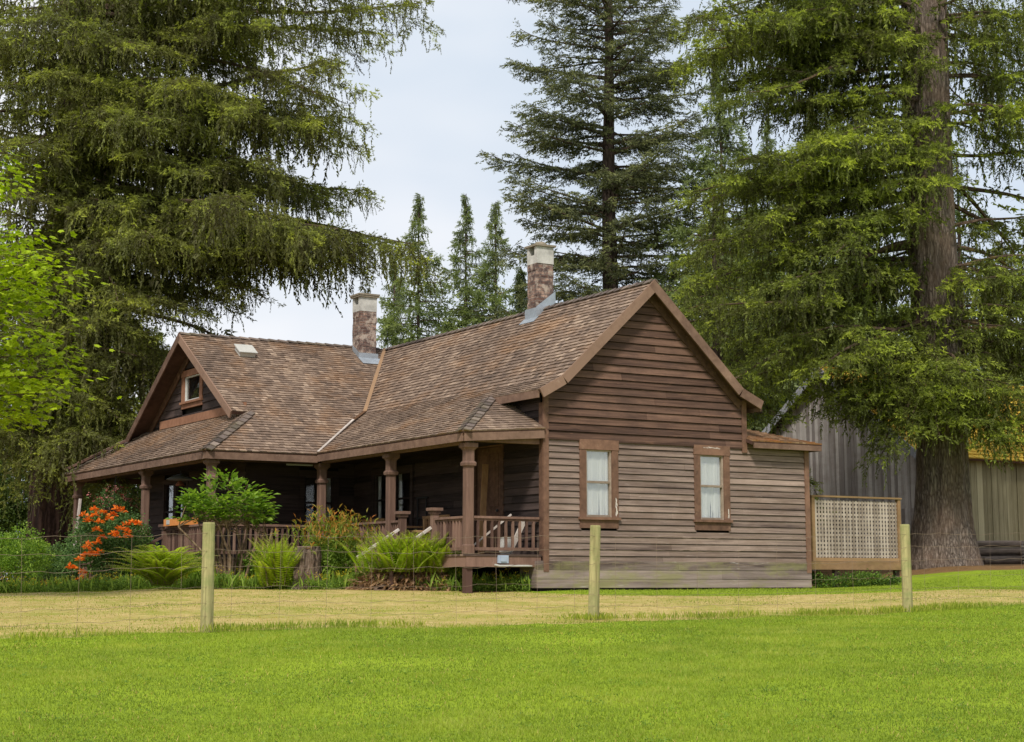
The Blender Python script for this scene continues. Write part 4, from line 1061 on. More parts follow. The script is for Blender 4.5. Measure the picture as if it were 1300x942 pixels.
# ------------------------------------------------------------------ field fence
fen = thing('wire_fence', FP[2], 'wire mesh field fence on round greenish timber posts across the lawn', 'fence')
posts_h = [1.33, 1.35, 1.35, 1.36, 1.36]
for p, h in zip(FP, posts_h):
    m = MB(); lean = RNG.normal(size=2) * .012; r = .078
    prof = [(-.3, 1.04), (0, 1.03), (h * .5, 1.0), (h - .02, .97), (h, .90)]
    pts = [(p[0] + lean[0] * z, p[1] + lean[1] * z, p[2] + z) for z, s in prof]; m.tube(pts, [r * s for z, s in prof], 16)
    m.build('post', M['fpost'], fen, smooth=False)
wm = MB(); hs = [.20, .36, .55, .80, 1.00, 1.20]
for i in range(len(FP) - 1):
    p, q = FP[i], FP[i + 1]; L_ = np.linalg.norm(q[:2] - p[:2]); n = int(L_ / .15); off = -FH * .085
    for h in hs:
        pts = []; ph = R_.uniform(0, 6)
        for k in range(n + 1):
            t = k / n; c = p + (q - p) * t; g = float(ground_z(c[0], c[1]))
            pts.append((c[0] + off[0], c[1] + off[1], g * .5 + c[2] * .5 + h + .012 * math.sin(k * 1.9 + ph) + .010 * math.sin(k * .63 + ph * 2) - .03 * math.sin(math.pi * t)))
        wm.tube(pts, (.0027 if h > .7 else .0020), 4, R_.random(), cap=False)
    nv = int(L_ / .62)
    for k in range(nv):
        t = (k + .5) / nv; c = p + (q - p) * t; g = float(ground_z(c[0], c[1])) * .5 + c[2] * .5; j = R_.uniform(-.03, .03)
        wm.tube([(c[0] + off[0] + j * z, c[1] + off[1], g + z) for z in (.02, .3, .6, .9, 1.19)], .0018, 4, .5, cap=False)
wm.build('wire_mesh', M['wire'], fen)
# ------------------------------------------------------------------ stump
sp_ = gp(34.1, pxl(391, 34.1)); m = MB(); base = len(m.v)
trunk(m, sp_, .84, .27, .25, .25, n=40, m=16, ridge=.09, sink=.2, fz=.2); stp = m.build('stump', M['bark_r'], None); tag(stp, 'cut tree stump with rough bark between fern and red-tipped shrub', 'stump')
m = MB(); m.lathe((sp_[0], sp_[1], sp_[2] + .842), [(.24, 0), (.22, .01)], 18); m.build('cut_top', M['stump'], stp)

# ------------------------------------------------------------------ small plants
def shrub(name, c, rx, ry, rz_, n, tpl, sc, mat, label, cat, tint=(.1, .8), stems=6, group=None, zc=None, shell=.55, seed=1, topbright=.0, stemmat='stem'):
    r = np.random.default_rng(seed); t = thing(name, c, label, cat, group); c = np.array(c, float); zc = rz_ * .95 if zc is None else zc
    # several overlapping sub-mounds give an uneven outline
    K = 7; cen = r.normal(size=(K, 3)) * [rx * .38, ry * .38, rz_ * .30]; k = r.integers(0, K, n)
    d = r.normal(size=(n, 3)); d /= np.linalg.norm(d, axis=1, keepdims=True); rr = r.uniform(shell, 1, n) ** .6
    P = cen[k] + d * rr[:, None] * np.array([rx, ry, rz_]) * .62
    ok = (c[2] + zc + P[:, 2]) > c[2] - .02; P = P[ok]; d = d[ok]
    L = Leaves(); m_ = len(P); L.add(tpl, c + [0, 0, zc] + P, d * [1, 1, .6] + [0, 0, .35] + r.normal(size=(m_, 3)) * .45, sc * r.uniform(.7, 1.3, m_), np.clip(r.uniform(*tint, m_) + topbright * P[:, 2] / rz_, 0, 1), rng=r)
    L.build('foliage', M[mat], t)
    mb = MB()
    for i in range(stems):
        e = cen[i % K] * 1.1 + [0, 0, zc]; mb.tube([c + [e[0] * .15, e[1] * .15, -.1], c + [e[0] * .5, e[1] * .5, e[2] * .5], c + e], [.018, .013, .006], 5)
    if stems: mb.build('stems', M[stemmat], t)
    return t
def fern(c, R, Hh, n, label, seed, mat='fern', upright=.5, dead=0, spread=0.):
    r = np.random.default_rng(seed); t = thing('fern', c, label, 'fern'); L = Leaves(); ST = MB(); c = np.array(c, float)
    for i in range(n):
        a = r.uniform(0, 2 * math.pi); l = r.uniform(.75, 1.1); out = R * r.uniform(.35, 1.) ; h = Hh * r.uniform(.5, 1.1) * (1.1 - .35 * out / R * (1 - upright))
        s = np.linspace(0.05, 1, 26); d = np.array([math.cos(a), math.sin(a), 0])
        cj = c + RH * r.normal() * spread + FH * r.normal() * spread * .5
        P = cj + d * (out * s ** 1.25)[:, None] + np.array([0, 0, 1]) * (h * (1.55 * s - .75 * s ** 2.4 * (1.2 - upright)) * .8)[:, None]
        T = np.gradient(P, axis=0); sd = np.array([-d[1], d[0], 0]); w = .125 * (.8 + .5 * ((i * 7) % 5) / 5) * np.sin(np.pi * np.clip(s, .03, 1) ** .7) ** .8 + .015
        ti = r.uniform(.2, .6)
        for sg in (-1, 1): L.add(T_NARROW, P, sg * sd[None] + T / np.linalg.norm(T, axis=1, keepdims=True) * .45 - [0, 0, .12], w, np.clip(ti + .45 * s, 0, 1), jit=.12, rng=r)
        ST.tube([tuple(x) for x in P[::5]], .004, 4, cap=False)
    L.build('fronds', M[mat], t); ST.build('stalks', M['stem'], t)
    if dead:
        Ld = Leaves(); q = dead; a = r.uniform(0, 6.28, q); rr = R * r.uniform(.3, .95, q); P = c + np.stack([np.cos(a) * rr, np.sin(a) * rr, r.uniform(.0, .38, q) * Hh * (1.25 - rr / R)], 1)
        D = np.stack([np.cos(a), np.sin(a), -.9 + r.normal(size=q) * .5], 1) + r.normal(size=(q, 3)) * .45
        Ld.add(T_HANG, P, D, r.uniform(.15, .34, q), r.uniform(0, .9, q), jit=1., rng=r); Ld.add(T_NARROW, P, D, r.uniform(.12, .3, q), r.uniform(0, .9, q), jit=1., rng=r); Ld.build('dead_fronds', M['dead'], t)
    return t
fern(gp(33.9, pxl(206, 33.9), .05), 1.20, 1.25, 150, 'spreading bright green fern left of the fence post in front of the porch railing', 21, upright=.2, spread=.10)
fern(gp(33.9, pxl(352, 33.9), .02), .70, 1.10, 100, 'fern with upright fronds between the small tree and the stump', 22, upright=.6, spread=.12)
f3 = gp(33.2, pxl(525, 33.2)); f3[2] += .30
fern(f3, .70, .80, 300, 'bright fern mound over brown dead fronds below the porch steps', 23, upright=.7, dead=0, spread=.36)
th = thing('dead_fern_heap', gp(33.4, pxl(525, 33.4)), 'heap of brown dead fern fronds under the bright fern mound', 'dead fronds')
L = Leaves(); q = 1500; r = np.random.default_rng(5); c = gp(33.5, pxl(522, 33.5)); a = r.uniform(0, 6.28, q); rr = r.uniform(0, 1, q) ** .5
P = c + RH * (np.cos(a) * rr * 1.15)[:, None] + FH * (np.sin(a) * rr * .6)[:, None] + EZ * (r.uniform(0, .5, q) * (1.05 - rr ** 3))[:, None]
L.add(T_HANG, P, RH * np.cos(a)[:, None] + FH * np.sin(a)[:, None] - EZ * .6 + r.normal(size=(q, 3)) * .5, r.uniform(.15, .36, q), r.uniform(0, 1, q), jit=1., rng=r)
L.add(T_NARROW, P, RH * np.cos(a)[:, None] + FH * np.sin(a)[:, None] - EZ * .7 + r.normal(size=(q, 3)) * .5, r.uniform(.12, .30, q), r.uniform(0, .9, q), jit=1., rng=r)
L.build('fronds', M['dead'], th)

pc = gp(34.6, pxl(425, 34.6))
pt = shrub('shrub', pc, .62, .5, .55, 1500, T_CLUS, .14, 'weeds', 'leafy shrub with upright orange-red tipped shoots right of the stump', 'shrub', (.3, .95), 8, seed=31)
L = Leaves(); q = 240; r = np.random.default_rng(8); P = pc + r.normal(size=(q, 3)) * [.42, .35, .18] + [0, 0, .95]
for k in range(q):
    hh = r.uniform(.1, .38); pp = P[k] + EZ * np.linspace(0, hh, 6)[:, None]; L.add(T_NARROW, pp, r.normal(size=(6, 3)) + [0, 0, 1.2], .13, np.linspace(.35, 1, 6) * r.uniform(.6, 1), rng=r)
L.build('shoots', M['pieris'], pt)

# orange azalea by the left steps
ac = gp(38.5, pxl(140, 38.5)); azl = shrub('azalea', ac, .95, .8, .85, 2300, T_CLUS, .15, 'azalea', 'azalea covered in orange flower heads beside the left porch steps', 'flowering shrub', (.0, .8), 9, seed=41, zc=.95)
L = Leaves(); r = np.random.default_rng(12)
spots = [(128, 652), (118, 655), (108, 662), (140, 655), (152, 650), (112, 662), (124, 664), (136, 660), (146, 647), (104, 655), (121, 674), (142, 678), (150, 672), (158, 667), (166, 664), (174, 666), (146, 682), (160, 682), (159, 676), (110, 693), (108, 697), (122, 690), (119, 705), (113, 704), (108, 706), (100, 711), (125, 702), (91, 722), (105, 727), (102, 735), (88, 720), (128, 683), (116, 648)]
for px, py in spots:
    dh = 37.35 + r.uniform(-.2, .2); z = .135 + (737.5 - py) * dh / 2170.
    cc = dl(dh, pxl(px, dh), z); d = r.normal(size=(30, 3)); d /= np.linalg.norm(d, axis=1, keepdims=True); d[:, 2] = np.abs(d[:, 2]) * .8 - .15
    L.add(T_LEAF, cc + d * .04, d, r.uniform(.06, .115, 30), r.uniform(.0, .8, 30), rng=r)
L.build('flower_heads', M['flower'], azl)
st_ = MB()
for k in range(7): a = r.uniform(-.8, .8); st_.tube([ac, ac + RH * a * .5 + EZ * .6, ac + RH * a + EZ * 1.25 + FH * r.uniform(-.4, .2)], [.022, .014, .006], 5)
st_.build('branches', M['stem'], azl)

# small multi-stemmed tree in front of the porch
tc = gp(35.1, pxl(292, 35.1)); smt = thing('small_tree', tc, 'small leafy tree on many bare tan stems in front of the porch corner post', 'small tree')
mb = MB(); r = np.random.default_rng(14); tops = []
for k in range(20):
    a = (k / 19 - .5) * 1.35 + r.normal() * .05; b = r.normal() * .16; h = r.uniform(1.05, 1.35)
    top = tc + RH * (a * .95 + r.normal() * .15) + FH * b * 1.5 + EZ * h; mid = tc + RH * a * .60 + FH * b + EZ * h * .5 + r.normal(size=3) * [.05, .05, 0]
    mb.tube([tc + RH * a * .35 + FH * b * .5 - EZ * .1, mid, top], [.036 * r.uniform(.6, 1.2), .026, .018], 6, r.random()); tops.append(top)
mb.build('stems', M['stem'], smt)
mb = MB(); L = Leaves()
cc = tc + RH * -.12 + EZ * 1.62
for k in range(46):
    d = r.normal(size=3); d[2] = abs(d[2]) * .6 - .25; d /= np.linalg.norm(d); e = cc + RH * d[0] * .78 + FH * d[1] * .75 + EZ * (d[2] * .78 - .05 * abs(d[0]))
    s0 = tops[k % 20]; mid = (s0 + e) / 2 + r.normal(size=3) * .08; mb.tube([s0, mid, e], [.014, .009, .004], 5)
    for w in np.linspace(.45, 1.05, 5):
        p = mid + (e - mid) * w; q = 9; off = r.normal(size=(q, 3)) * [.13, .13, .030]
        L.add(T_LEAF, p + off, off * [1, 1, .1] + (e - mid) * .3 + [0, 0, -.02], r.uniform(.09, .17, q), np.clip(r.uniform(.1, .8, q) + off[:, 2] * 2, 0, 1), jit=.28, rng=r)
mb.build('branches', M['stem'], smt); L.build('crown', M['bush'], smt)
# stakes tied beside the small tree
for (px, h, ln, lb) in ((267, 1.35, -.03, 'leftmost tall bare stake beside the small tree'), (338, 1.22, .32, 'slanting bare stake on the right of the small tree')):
    c = gp(34.9, pxl(px - ln * 40, 34.9)); m = MB(); m.tube([c - EZ * .1, c + EZ * h * .5 + RH * ln * .5, c + EZ * h + RH * ln], [.035, .03, .024], 7, .8)
    tag(m.build('stake', M['stem'], None), lb, 'stake')

for k, (px, dh, rx, rz_, lb, mt_) in enumerate([
        (316, 35.4, .50, .40, 'low leafy bush growing among the bare stems of the small tree', 'bush'), (258, 35.3, .42, .38, 'small leafy bush between the fence post and the spreading fern', 'bush'),
        (372, 34.9, .34, .30, 'grassy green bush just left of the stump', 'weeds'), (470, 34.4, .40, .26, 'low weedy bush between the red-tipped shrub and the dead fronds', 'weeds'), (585, 33.4, .30, .22, 'yellow-flowered weedy clump at the foot of the corner pier', 'weeds')]):
    shrub('shrub', gp(dh, pxl(px, dh)), rx, rx * .8, rz_, 620, T_CLUS, .12, mt_, lb, 'shrub', (.15, .9), 4, seed=90 + k)
# bed weeds, buttercups and ivy
def scatter_weeds(name, label, cat, strip, n, mat, sc, seed, hgt=.2, flowers=0, kind='stuff', tpl=None, grass=0):
    r = np.random.default_rng(seed); t = thing(name, (0, 0, 0), label, cat); t['kind'] = kind
    dh, lat = strip(r, n); X = CAM[0] + FH[0] * dh + RH[0] * lat; Y = CAM[1] + FH[1] * dh + RH[1] * lat; Z = ground_z(X, Y)
    clump = (.5 + .5 * np.sin(lat * 3.1 + 1) * np.sin(lat * 1.3 + dh)) * .7 + .3
    P = np.stack([X, Y, Z + r.uniform(0, hgt, n) * clump], 1); L = Leaves()
    L.add(tpl or T_CLUS, P, r.normal(size=(n, 3)) * .5 + [0, 0, 1], sc * r.uniform(.6, 1.4, n), r.uniform(.05, .9, n), rng=r)
    if grass:
        k = r.integers(0, n, grass); L.add(T_BLADE, P[k] * [1, 1, 0] + np.stack([r.normal(size=grass) * .1, r.normal(size=grass) * .1, Z[k]], 1), r.normal(size=(grass, 3)) * .22 + [0, 0, 1], hgt * r.uniform(.7, 1.5, grass), r.uniform(.3, 1, grass), rng=r)
    L.build('leaves', M[mat], t)
    if flowers:
        k = r.integers(0, n, flowers); L = Leaves(); L.add(T_CLUS, P[k] + [0, 0, hgt * .6], r.normal(size=(flowers, 3)) * .3 + [0, 0, 1], .045, r.uniform(0, 1, flowers), rng=r); L.build('flowers', M['yellow'], t)
    return t
def bed(r, n):
    lat = r.uniform(-13, .35, n); near = np.interp(lat, [-13, -8, -6, -3.5, -1.5, .35], [36.8, 36.0, 34.4, 33.5, 32.9, 32.9]); return near + r.exponential(.5, n).clip(0, 2.2), lat
scatter_weeds('bed_weeds', 'low green weeds dotted with yellow flowers along the front of the porch bed', 'weeds', bed, 11000, 'weeds', .09, 51, .30, 1000, grass=1100)
iv = scatter_weeds('ivy', 'dark green ivy creeping below the beam of the lattice screen', 'ivy', lambda r, n: (r.uniform(37.15, 37.6, n), r.uniform(6.55, 8.45, n)), 800, 'ivy', .12, 52, .42, 0)
del iv['kind']
fw = scatter_weeds('fence_tufts', 'taller green grass tufts along the foot of the field fence', 'grass tufts', lambda r, n: ((lambda lat: (np.interp(lat, [-9.05, -3.77, 1.17, 6.19, 11.4], [17, 21.2, 24.6, 26.8, 28.9]) + r.normal(size=n) * .16, lat))(np.concatenate([c + r.normal(size=n // 40 + 1) * .22 for c in np.concatenate([r.uniform(-9, 11, 30), [-3.77, -3.6, 1.1, 1.25, 6.2, 6.1, 2.2, 2.9, -1.9, -1.2]])])[:n])), 420, 'grass', .04, 53, .09, 0, grass=4200)

# shrubs and young growth to the left of the house
for k, (px, dh, rx, rz_, lb, mt_) in enumerate([
        (12, 39, .9, .75, 'yellow-green leafy bush at the far left edge of the bed', 'bush'), (62, 41, .8, .6, 'low green bush in front of the left spruce trunk', 'azalea'),
        (172, 39.5, .55, .5, 'small green shrub between the azalea and the left steps', 'weeds'), (95, 40.5, .7, .55, 'dark green shrub behind the lowest azalea flowers', 'azalea'),
        (190, 51, 1.3, 1.6, 'loose pale green bush seen through the left end of the porch', 'backwood'), (10, 53, 1.6, 2.2, 'tall green thicket bush left of the spruce trunk', 'backwood'),
        (130, 55, 1.7, 2.4, 'tall green thicket bush right of the spruce trunk', 'backwood'), (245, 56, 2., 2.2, 'dense thicket bush behind the left wing', 'backwood')]):
    shrub('shrub', gp(dh, pxl(px, dh)), rx, rx * .8, rz_, int(1100 * rx * (1 + rz_) * .8), T_CLUS, .14 if dh < 45 else .24, mt_, lb, 'shrub', (.1, .85), 6, seed=60 + k)

# ------------------------------------------------------------------ big trees
def conifer(name, base, H, r0, label, cat, mat, limbs, seed, flare=.5, barkm='bark', group=None, lean=(0, 0), lk=None, fz=.9, n=26, m=34, ridge=.03, rtop=.10):
    r = np.random.default_rng(seed); t = thing(name, base, label, cat, group); base = np.array(base, float)
    tb = MB(); trunk(tb, base, H, r0, r0 * rtop, flare, lean, n, m, r, ridge=ridge, fz=fz); tb.build('trunk', M[barkm], t)
    L = Leaves(); W = MB()
    for (z, a, l, zt, kw) in limbs:
        k = dict(lk or {}); k.update(kw)
        c = base + [lean[0] * z, lean[1] * z, z]
        limb(L, W, r, c, az(a), l, zt - z, **k)
    W.build('limbs', M['limb'], t); L.build('crown', M[mat], t)
    return t

rg = np.random.default_rng(77)
# great right-hand spruce -----------------------------------------------------
TR = gp(42, pxl(1200, 42))
LB = []
def tip(px, py, dh): # (azimuth deg, length, ztip above base) from trunk TR to a point
    return None
def aim(base, px, py, dh):
    z = .135; t = PITCH
    # solve z for given column/row at distance dh
    k = (PPY - py) / FPX; zz = dh * (math.sin(t) + k * math.cos(t)) / (math.cos(t) - k * math.sin(t)); w = dh * math.cos(t) + zz * math.sin(t)
    lat = (px - 650) * w / FPX; P = dl(dh, lat, .135 + zz)
    bl = (base[0] - CAM[0]) * RH[0] + (base[1] - CAM[1]) * RH[1]; bd = (base[0] - CAM[0]) * FH[0] + (base[1] - CAM[1]) * FH[1]
    return math.degrees(math.atan2(dh - bd, lat - bl)), math.hypot(dh - bd, lat - bl), P[2] - base[2], P
def L_(base, lst, px, py, dh, z0=None, rise=.12, **kw):
    a, l, zt, P = aim(base, px, py, dh); lst.append((zt + rise * l if z0 is None else z0, a, l, zt, kw))
# left-reaching boughs (column, row, distance of the tip)
for (px, py, dh, rise, kw) in [
        (862, 92, 41, .22, {}), (880, 20, 42, .18, {}), (905, 60, 39.5, .2, {}), (940, 110, 42, .25, {}), (985, 140, 40, .22, {}), (900, -40, 43, .2, {}), (960, -30, 40, .2, {}), (1010, 60, 39.5, .2, {}), (1060, 10, 39.6, .2, {}),
        (985, 235, 39, .25, {'bright': .12}), (1010, 210, 38.2, .3, {'bright': .14}), (1075, 190, 38, .35, {'bright': .14}), (1120, 215, 38.2, .35, {'bright': .12}), (1160, 250, 38.6, .35, {'bright': .1}), (1030, 250, 40, .2, {'bright': .1}),
        (930, 230, 41, .22, {}), (905, 270, 41.5, .24, {}), (945, 300, 39.6, .3, {}), (880, 330, 42, .3, {}), (1000, 320, 39.0, .3, {}), (960, 350, 41, .3, {}), (1045, 300, 38.8, .3, {}),
        (905, 420, 42.5, .35, {'weep': .7}), (950, 440, 41.2, .35, {'weep': .7}), (990, 470, 42, .4, {'weep': .8}), (1000, 400, 40, .35, {'weep': .8}), (1080, 455, 40, .35, {'weep': .9}), (1100, 520, 40.2, .5, {'weep': .9}), (1120, 500, 40.0, .5, {'weep': .9})]:
    L_(TR, LB, px, py, dh, rise=rise, **kw)
for (px, py, dh, rise) in [(1070, 505, 40, .5), (1085, 545, 40.2, .7), (1108, 575, 40.1, .8), (1128, 555, 40, .8), (1150, 540, 39.8, .8), (1060, 480, 40.3, .4), (1135, 590, 40, 1.), (1110, 530, 39.4, .7), (1240, 545, 40, .8), (1265, 575, 40, .7), (1290, 560, 40, .5), (1225, 520, 39.6, .6), (1180, 530, 39.4, .6), (1160, 560, 39.6, .9)]:
    L_(TR, LB, px, py, dh, rise=rise, weep=.8, hl=.8, bright=rg.uniform(-.05, .12), start=.3, step=.2)
for (px, py, dh, rise, kw) in [
        (1150, 500, 39.4, .28, {'bright': .12}), (1190, 480, 38.8, .3, {'bright': .14}), (1235, 478, 39.0, .3, {'bright': .14}), (1285, 505, 39.4, .25, {'bright': .1}), (1262, 540, 39.6, .3, {'bright': .05}), (1310, 540, 40.2, .3, {}),
        (1320, 90, 42, .05, {}), (1340, 150, 40, .1, {'bright': .1}), (1290, 130, 39, .15, {'bright': .12}), (1345, 215, 43, .05, {'weep': .4}), (1350, 30, 41, .1, {}), (1300, -10, 40, .1, {}), (1260, 40, 44, .1, {}),
        (1340, 270, 42, -.15, {'weep': .5}), (1350, 330, 41, .0, {}), (1300, 360, 39.4, .15, {'bright': .08}), (1275, 400, 39.2, .2, {'bright': .08}), (1320, 420, 40, .15, {}), (1345, 460, 42, .15, {}), (1360, 110, 45, .1, {}), (1330, 400, 45, .1, {})]:
    L_(TR, LB, px, py, dh, rise=rise, **kw)
for k in range(26):                 # the far side and the top above the frame
    z = rg.uniform(6.5, 27); l = rg.uniform(3.5, 6.5) * (1.15 - z / 40); LB.append((z, rg.uniform(20, 160), l, z - .28 * l, {'step': .6, 'tstep': .4, 'small': True, 'ts': .5}))
for k in range(22):
    z = rg.uniform(16, 27); l = rg.uniform(3, 6) * (1.2 - z / 40); LB.append((z, rg.uniform(-180, 0), l, z - .25 * l, {'step': .6, 'tstep': .45, 'small': True, 'ts': .5}))
for gy in np.arange(-20, 560, 58):
    for gx in np.arange(885, 1180, 62):
        px, py = gx + rg.uniform(-24, 24), gy + rg.uniform(-22, 22)
        if py > 330 and px > 1020 and py < 440: continue
        if px > 1150 and (py < 180 or py > 300): continue
        if px < 900 and 110 < py < 230: continue
        L_(TR, LB, px, py, 39.2 + rg.uniform(-1., 2.5), rise=rg.uniform(.15, .4), weep=rg.uniform(.3, .7), hl=rg.uniform(.5, 1.0), bright=rg.uniform(-.15, .18), step=.30, start=.4)
for (px, py) in [(900, 70), (935, 50), (960, 95), (990, 80), (1020, 110), (1050, 60), (1080, 100), (1100, 140), (1040, 160), (985, 165), (1125, 60), (950, 150), (1000, 20), (1090, 30), (1030, 390), (1060, 350), (1090, 370), (1120, 340), (1130, 400)]:
    L_(TR, LB, px, py, rg.uniform(39.5, 43.5), rise=rg.uniform(.15, .35), weep=.6, hl=rg.uniform(.7, 1.1), bright=rg.uniform(-.12, .08), start=.15)
for gy in np.arange(0, 600, 60):
    for gx in (1265, 1310, 1350):
        px, py = gx + rg.uniform(-18, 18), gy + rg.uniform(-22, 22)
        if 230 < py < 330: continue
        L_(TR, LB, px, py, 40.5 + rg.uniform(-1.5, 3), rise=rg.uniform(.1, .4), weep=.8, hl=rg.uniform(.8, 1.3), step=.32, start=.3)
gr = conifer('giant_spruce', TR, 29, .60, 'huge spruce at the right with massive grey-brown flared trunk and drooping mossy boughs', 'tree', 'spruce_r', LB, 101, flare=.62, barkm='bark_r', lk=dict(weep=.50, step=.23, tstep=.14, ts=.36, hl=.70, side=.40, tuft=.45, clumpy=1.), fz=1.2, n=120, m=90, ridge=.036, rtop=.78)

# great left-hand spruce -----------------------------------------------------
TL = gp(50, pxl(62, 50)); LB = []
for (px, py, dh, rise, kw) in [
        (508, 4, 48, .02, {}), (470, -30, 47, .1, {}), (420, 20, 47, .12, {}), (455, 60, 50, .1, {}), (380, 70, 46.5, .15, {}), (330, 50, 46, .15, {}), (250, 60, 45.5, .2, {}), (160, 70, 45, .3, {'bright': .06}), (90, 110, 44.8, .3, {'bright': .06}), (20, 60, 45.5, .3, {}),
        (478, 155, 48, .10, {}), (440, 190, 47, .14, {}), (400, 150, 49, .12, {}), (350, 170, 46, .2, {'bright': .05}), (300, 140, 45.6, .22, {'bright': .05}), (240, 170, 45, .25, {'bright': .08}), (200, 130, 45, .3, {'bright': .08}), (140, 200, 44.8, .3, {'bright': .05}), (120, 160, 45.2, .3, {}), (40, 190, 45, .3, {}),
        (430, 240, 48, .15, {}), (380, 235, 46.6, .2, {}), (330, 250, 45.6, .25, {}), (270, 240, 45.2, .3, {}), (400, 270, 49, .2, {}),
        (500, 318, 47, .16, {'weep': .9, 'hl': 1.2}), (455, 330, 46.5, .2, {'weep': .9, 'hl': 1.2}), (430, 350, 47.6, .2, {'weep': .9, 'hl': 1.1}), (400, 320, 46, .22, {'weep': .9}), (360, 300, 45.4, .25, {'bright': .08}), (320, 330, 45.6, .28, {'bright': .08}), (300, 380, 46, .3, {}), (250, 330, 45.2, .3, {'bright': .05}), (210, 290, 45, .3, {'bright': .05}), (160, 300, 45, .35, {}), (110, 330, 45.2, .35, {}),
        (300, 400, 48, .3, {}), (250, 410, 46.2, .35, {}), (200, 400, 45.6, .4, {}), (150, 420, 45.6, .4, {}), (230, 460, 48.5, .4, {'weep': .9}), (180, 480, 47.6, .5, {'weep': .9}), (130, 500, 46, .5, {'weep': .9, 'bright': .05}), (100, 560, 46.5, .6, {'weep': .9}), (130, 540, 45.4, .5, {'bright': .08}),
        (30, 520, 46, .5, {}), (10, 420, 46, .4, {}), (-20, 330, 46, .3, {}), (-10, 230, 46, .3, {}), (60, 260, 45, .35, {}), (30, 590, 46.5, .6, {'weep': .9}), (80, 470, 45.6, .5, {})]:
    L_(TL, LB, px, py, dh, rise=rise, **kw)
for k in range(30):
    z = rg.uniform(5.5, 29); l = rg.uniform(5, 8) * (1.15 - z / 45); LB.append((z, rg.uniform(10, 170), l, z - .3 * l, {'step': .6, 'tstep': .4, 'small': True, 'ts': .5}))
for k in range(20):
    z = rg.uniform(18, 29); l = rg.uniform(5, 8) * (1.2 - z / 45); LB.append((z, rg.uniform(-180, 0), l, z - .25 * l, {'step': .6, 'tstep': .45, 'small': True, 'ts': .5}))
for (px, py) in [(-40, 150), (10, 120), (50, 160), (-30, 240), (20, 260), (60, 300), (-60, 60), (-20, 20), (40, 30), (90, 240), (100, 300), (30, 360), (-30, 380)]:
    L_(TL, LB, px, py, rg.uniform(45., 49.), rise=rg.uniform(.3, .6), weep=.8, hl=rg.uniform(.8, 1.4), bright=rg.uniform(-.05, .1), step=.26, start=.2)
for (px, py) in [(170, 560), (140, 590), (100, 620), (60, 600), (20, 640), (-10, 600), (200, 520), (210, 470), (150, 520), (120, 640), (80, 560), (40, 560), (180, 600), (230, 500)]:
    L_(TL, LB, px, py, rg.uniform(45.5, 48.), rise=rg.uniform(.5, .8), weep=.8, hl=rg.uniform(.8, 1.4), bright=rg.uniform(.0, .16), step=.24, start=.3)
edge = lambda y: np.interp(y, [-40, 60, 100, 150, 200, 250, 300, 350, 390, 410, 450, 600], [470, 430, 370, 430, 430, 410, 480, 450, 400, 300, 225, 190])
for gy in np.arange(-20, 600, 52):
    for gx in np.arange(-40, 470, 62):
        px, py = gx + rg.uniform(-28, 28), gy + rg.uniform(-22, 22)
        if px < edge(py) - 15: L_(TL, LB, px, py, 45.8 + rg.uniform(-1.3, 2.5), rise=rg.uniform(.1, .4), weep=.8, hl=rg.uniform(.7, 1.5), bright=rg.uniform(-.12, .14), step=.32, start=.4)
gl = conifer('giant_spruce', TL, 31, .72, 'huge spruce at the left with dark red-brown trunk and long weeping boughs over the house', 'tree', 'spruce', LB, 102, flare=.35, barkm='bark_l', lean=(.012, 0), lk=dict(weep=.62, step=.26, tstep=.17, ts=.40, hl=.85, side=.30, tuft=.22, tipw=.50, clumpy=.8), fz=1.3, n=60, m=70, ridge=.03, rtop=.5)
# its slimmer neighbour
T2 = gp(56, pxl(112, 56)); LB = []
for k in range(46):
    z = rg.uniform(3.5, 27); l = rg.uniform(3.2, 6.2) * (1.2 - z / 34); LB.append((z, rg.uniform(-200, 160), l, z - .4 * l, {}))
conifer('spruce', T2, 28, .48, 'slimmer spruce with reddish trunk just right of and behind the left giant', 'tree', 'spruce', LB, 103, barkm='bark_l', lk=dict(weep=.85, step=.42, tstep=.28, ts=.5, hl=1.1, side=.3))
T3 = gp(60, pxl(-70, 60)); LB = []
for k in range(50):
    z = rg.uniform(3.0, 25); l = rg.uniform(3.2, 6.2) * (1.2 - z / 34); LB.append((z, rg.uniform(-200, 160), l, z - .35 * l, {}))
conifer('spruce', T3, 26, .45, 'spruce at the far left edge behind the bright maple', 'tree', 'backwood', LB, 104, barkm='bark_l', lk=dict(weep=.7, step=.45, tstep=.3, ts=.55, hl=1.1, side=.3))

# tall fir behind the ridge -----------------------------------------------------
TF = gp(62, pxl(778, 62)); LB = []
z = 5.0
while z < 30:
    R0 = np.interp(z, [5, 10, 15, 20, 25, 30], [4.0, 4.3, 3.9, 3.1, 2.1, .5])
    for k in range(6):
        a = rg.uniform(0, 360); l = R0 * rg.uniform(.55, 1.12); LB.append((z + rg.uniform(-.3, .3), a, l, z + rg.uniform(-.10, .16) * l, {}))
    z += .62
for (px, py, dh) in [(622, 213, 62), (658, 92, 62), (662, 5, 62), (668, 148, 61), (652, 262, 61), (664, 290, 62.5), (872, 85, 62), (860, 250, 62), (650, 175, 61.5), (690, 320, 61)]:
    L_(TF, LB, px, py, dh, rise=-.06)
conifer('fir', TF, 31, .42, 'tall dark fir with tiered upswept boughs rising behind the front chimney', 'tree', 'fir', LB, 105, lk=dict(weep=.12, step=.28, tstep=.19, ts=.50, hl=.45, side=.34, up=.12, start=.04, tipw=.38), n=14, m=24)

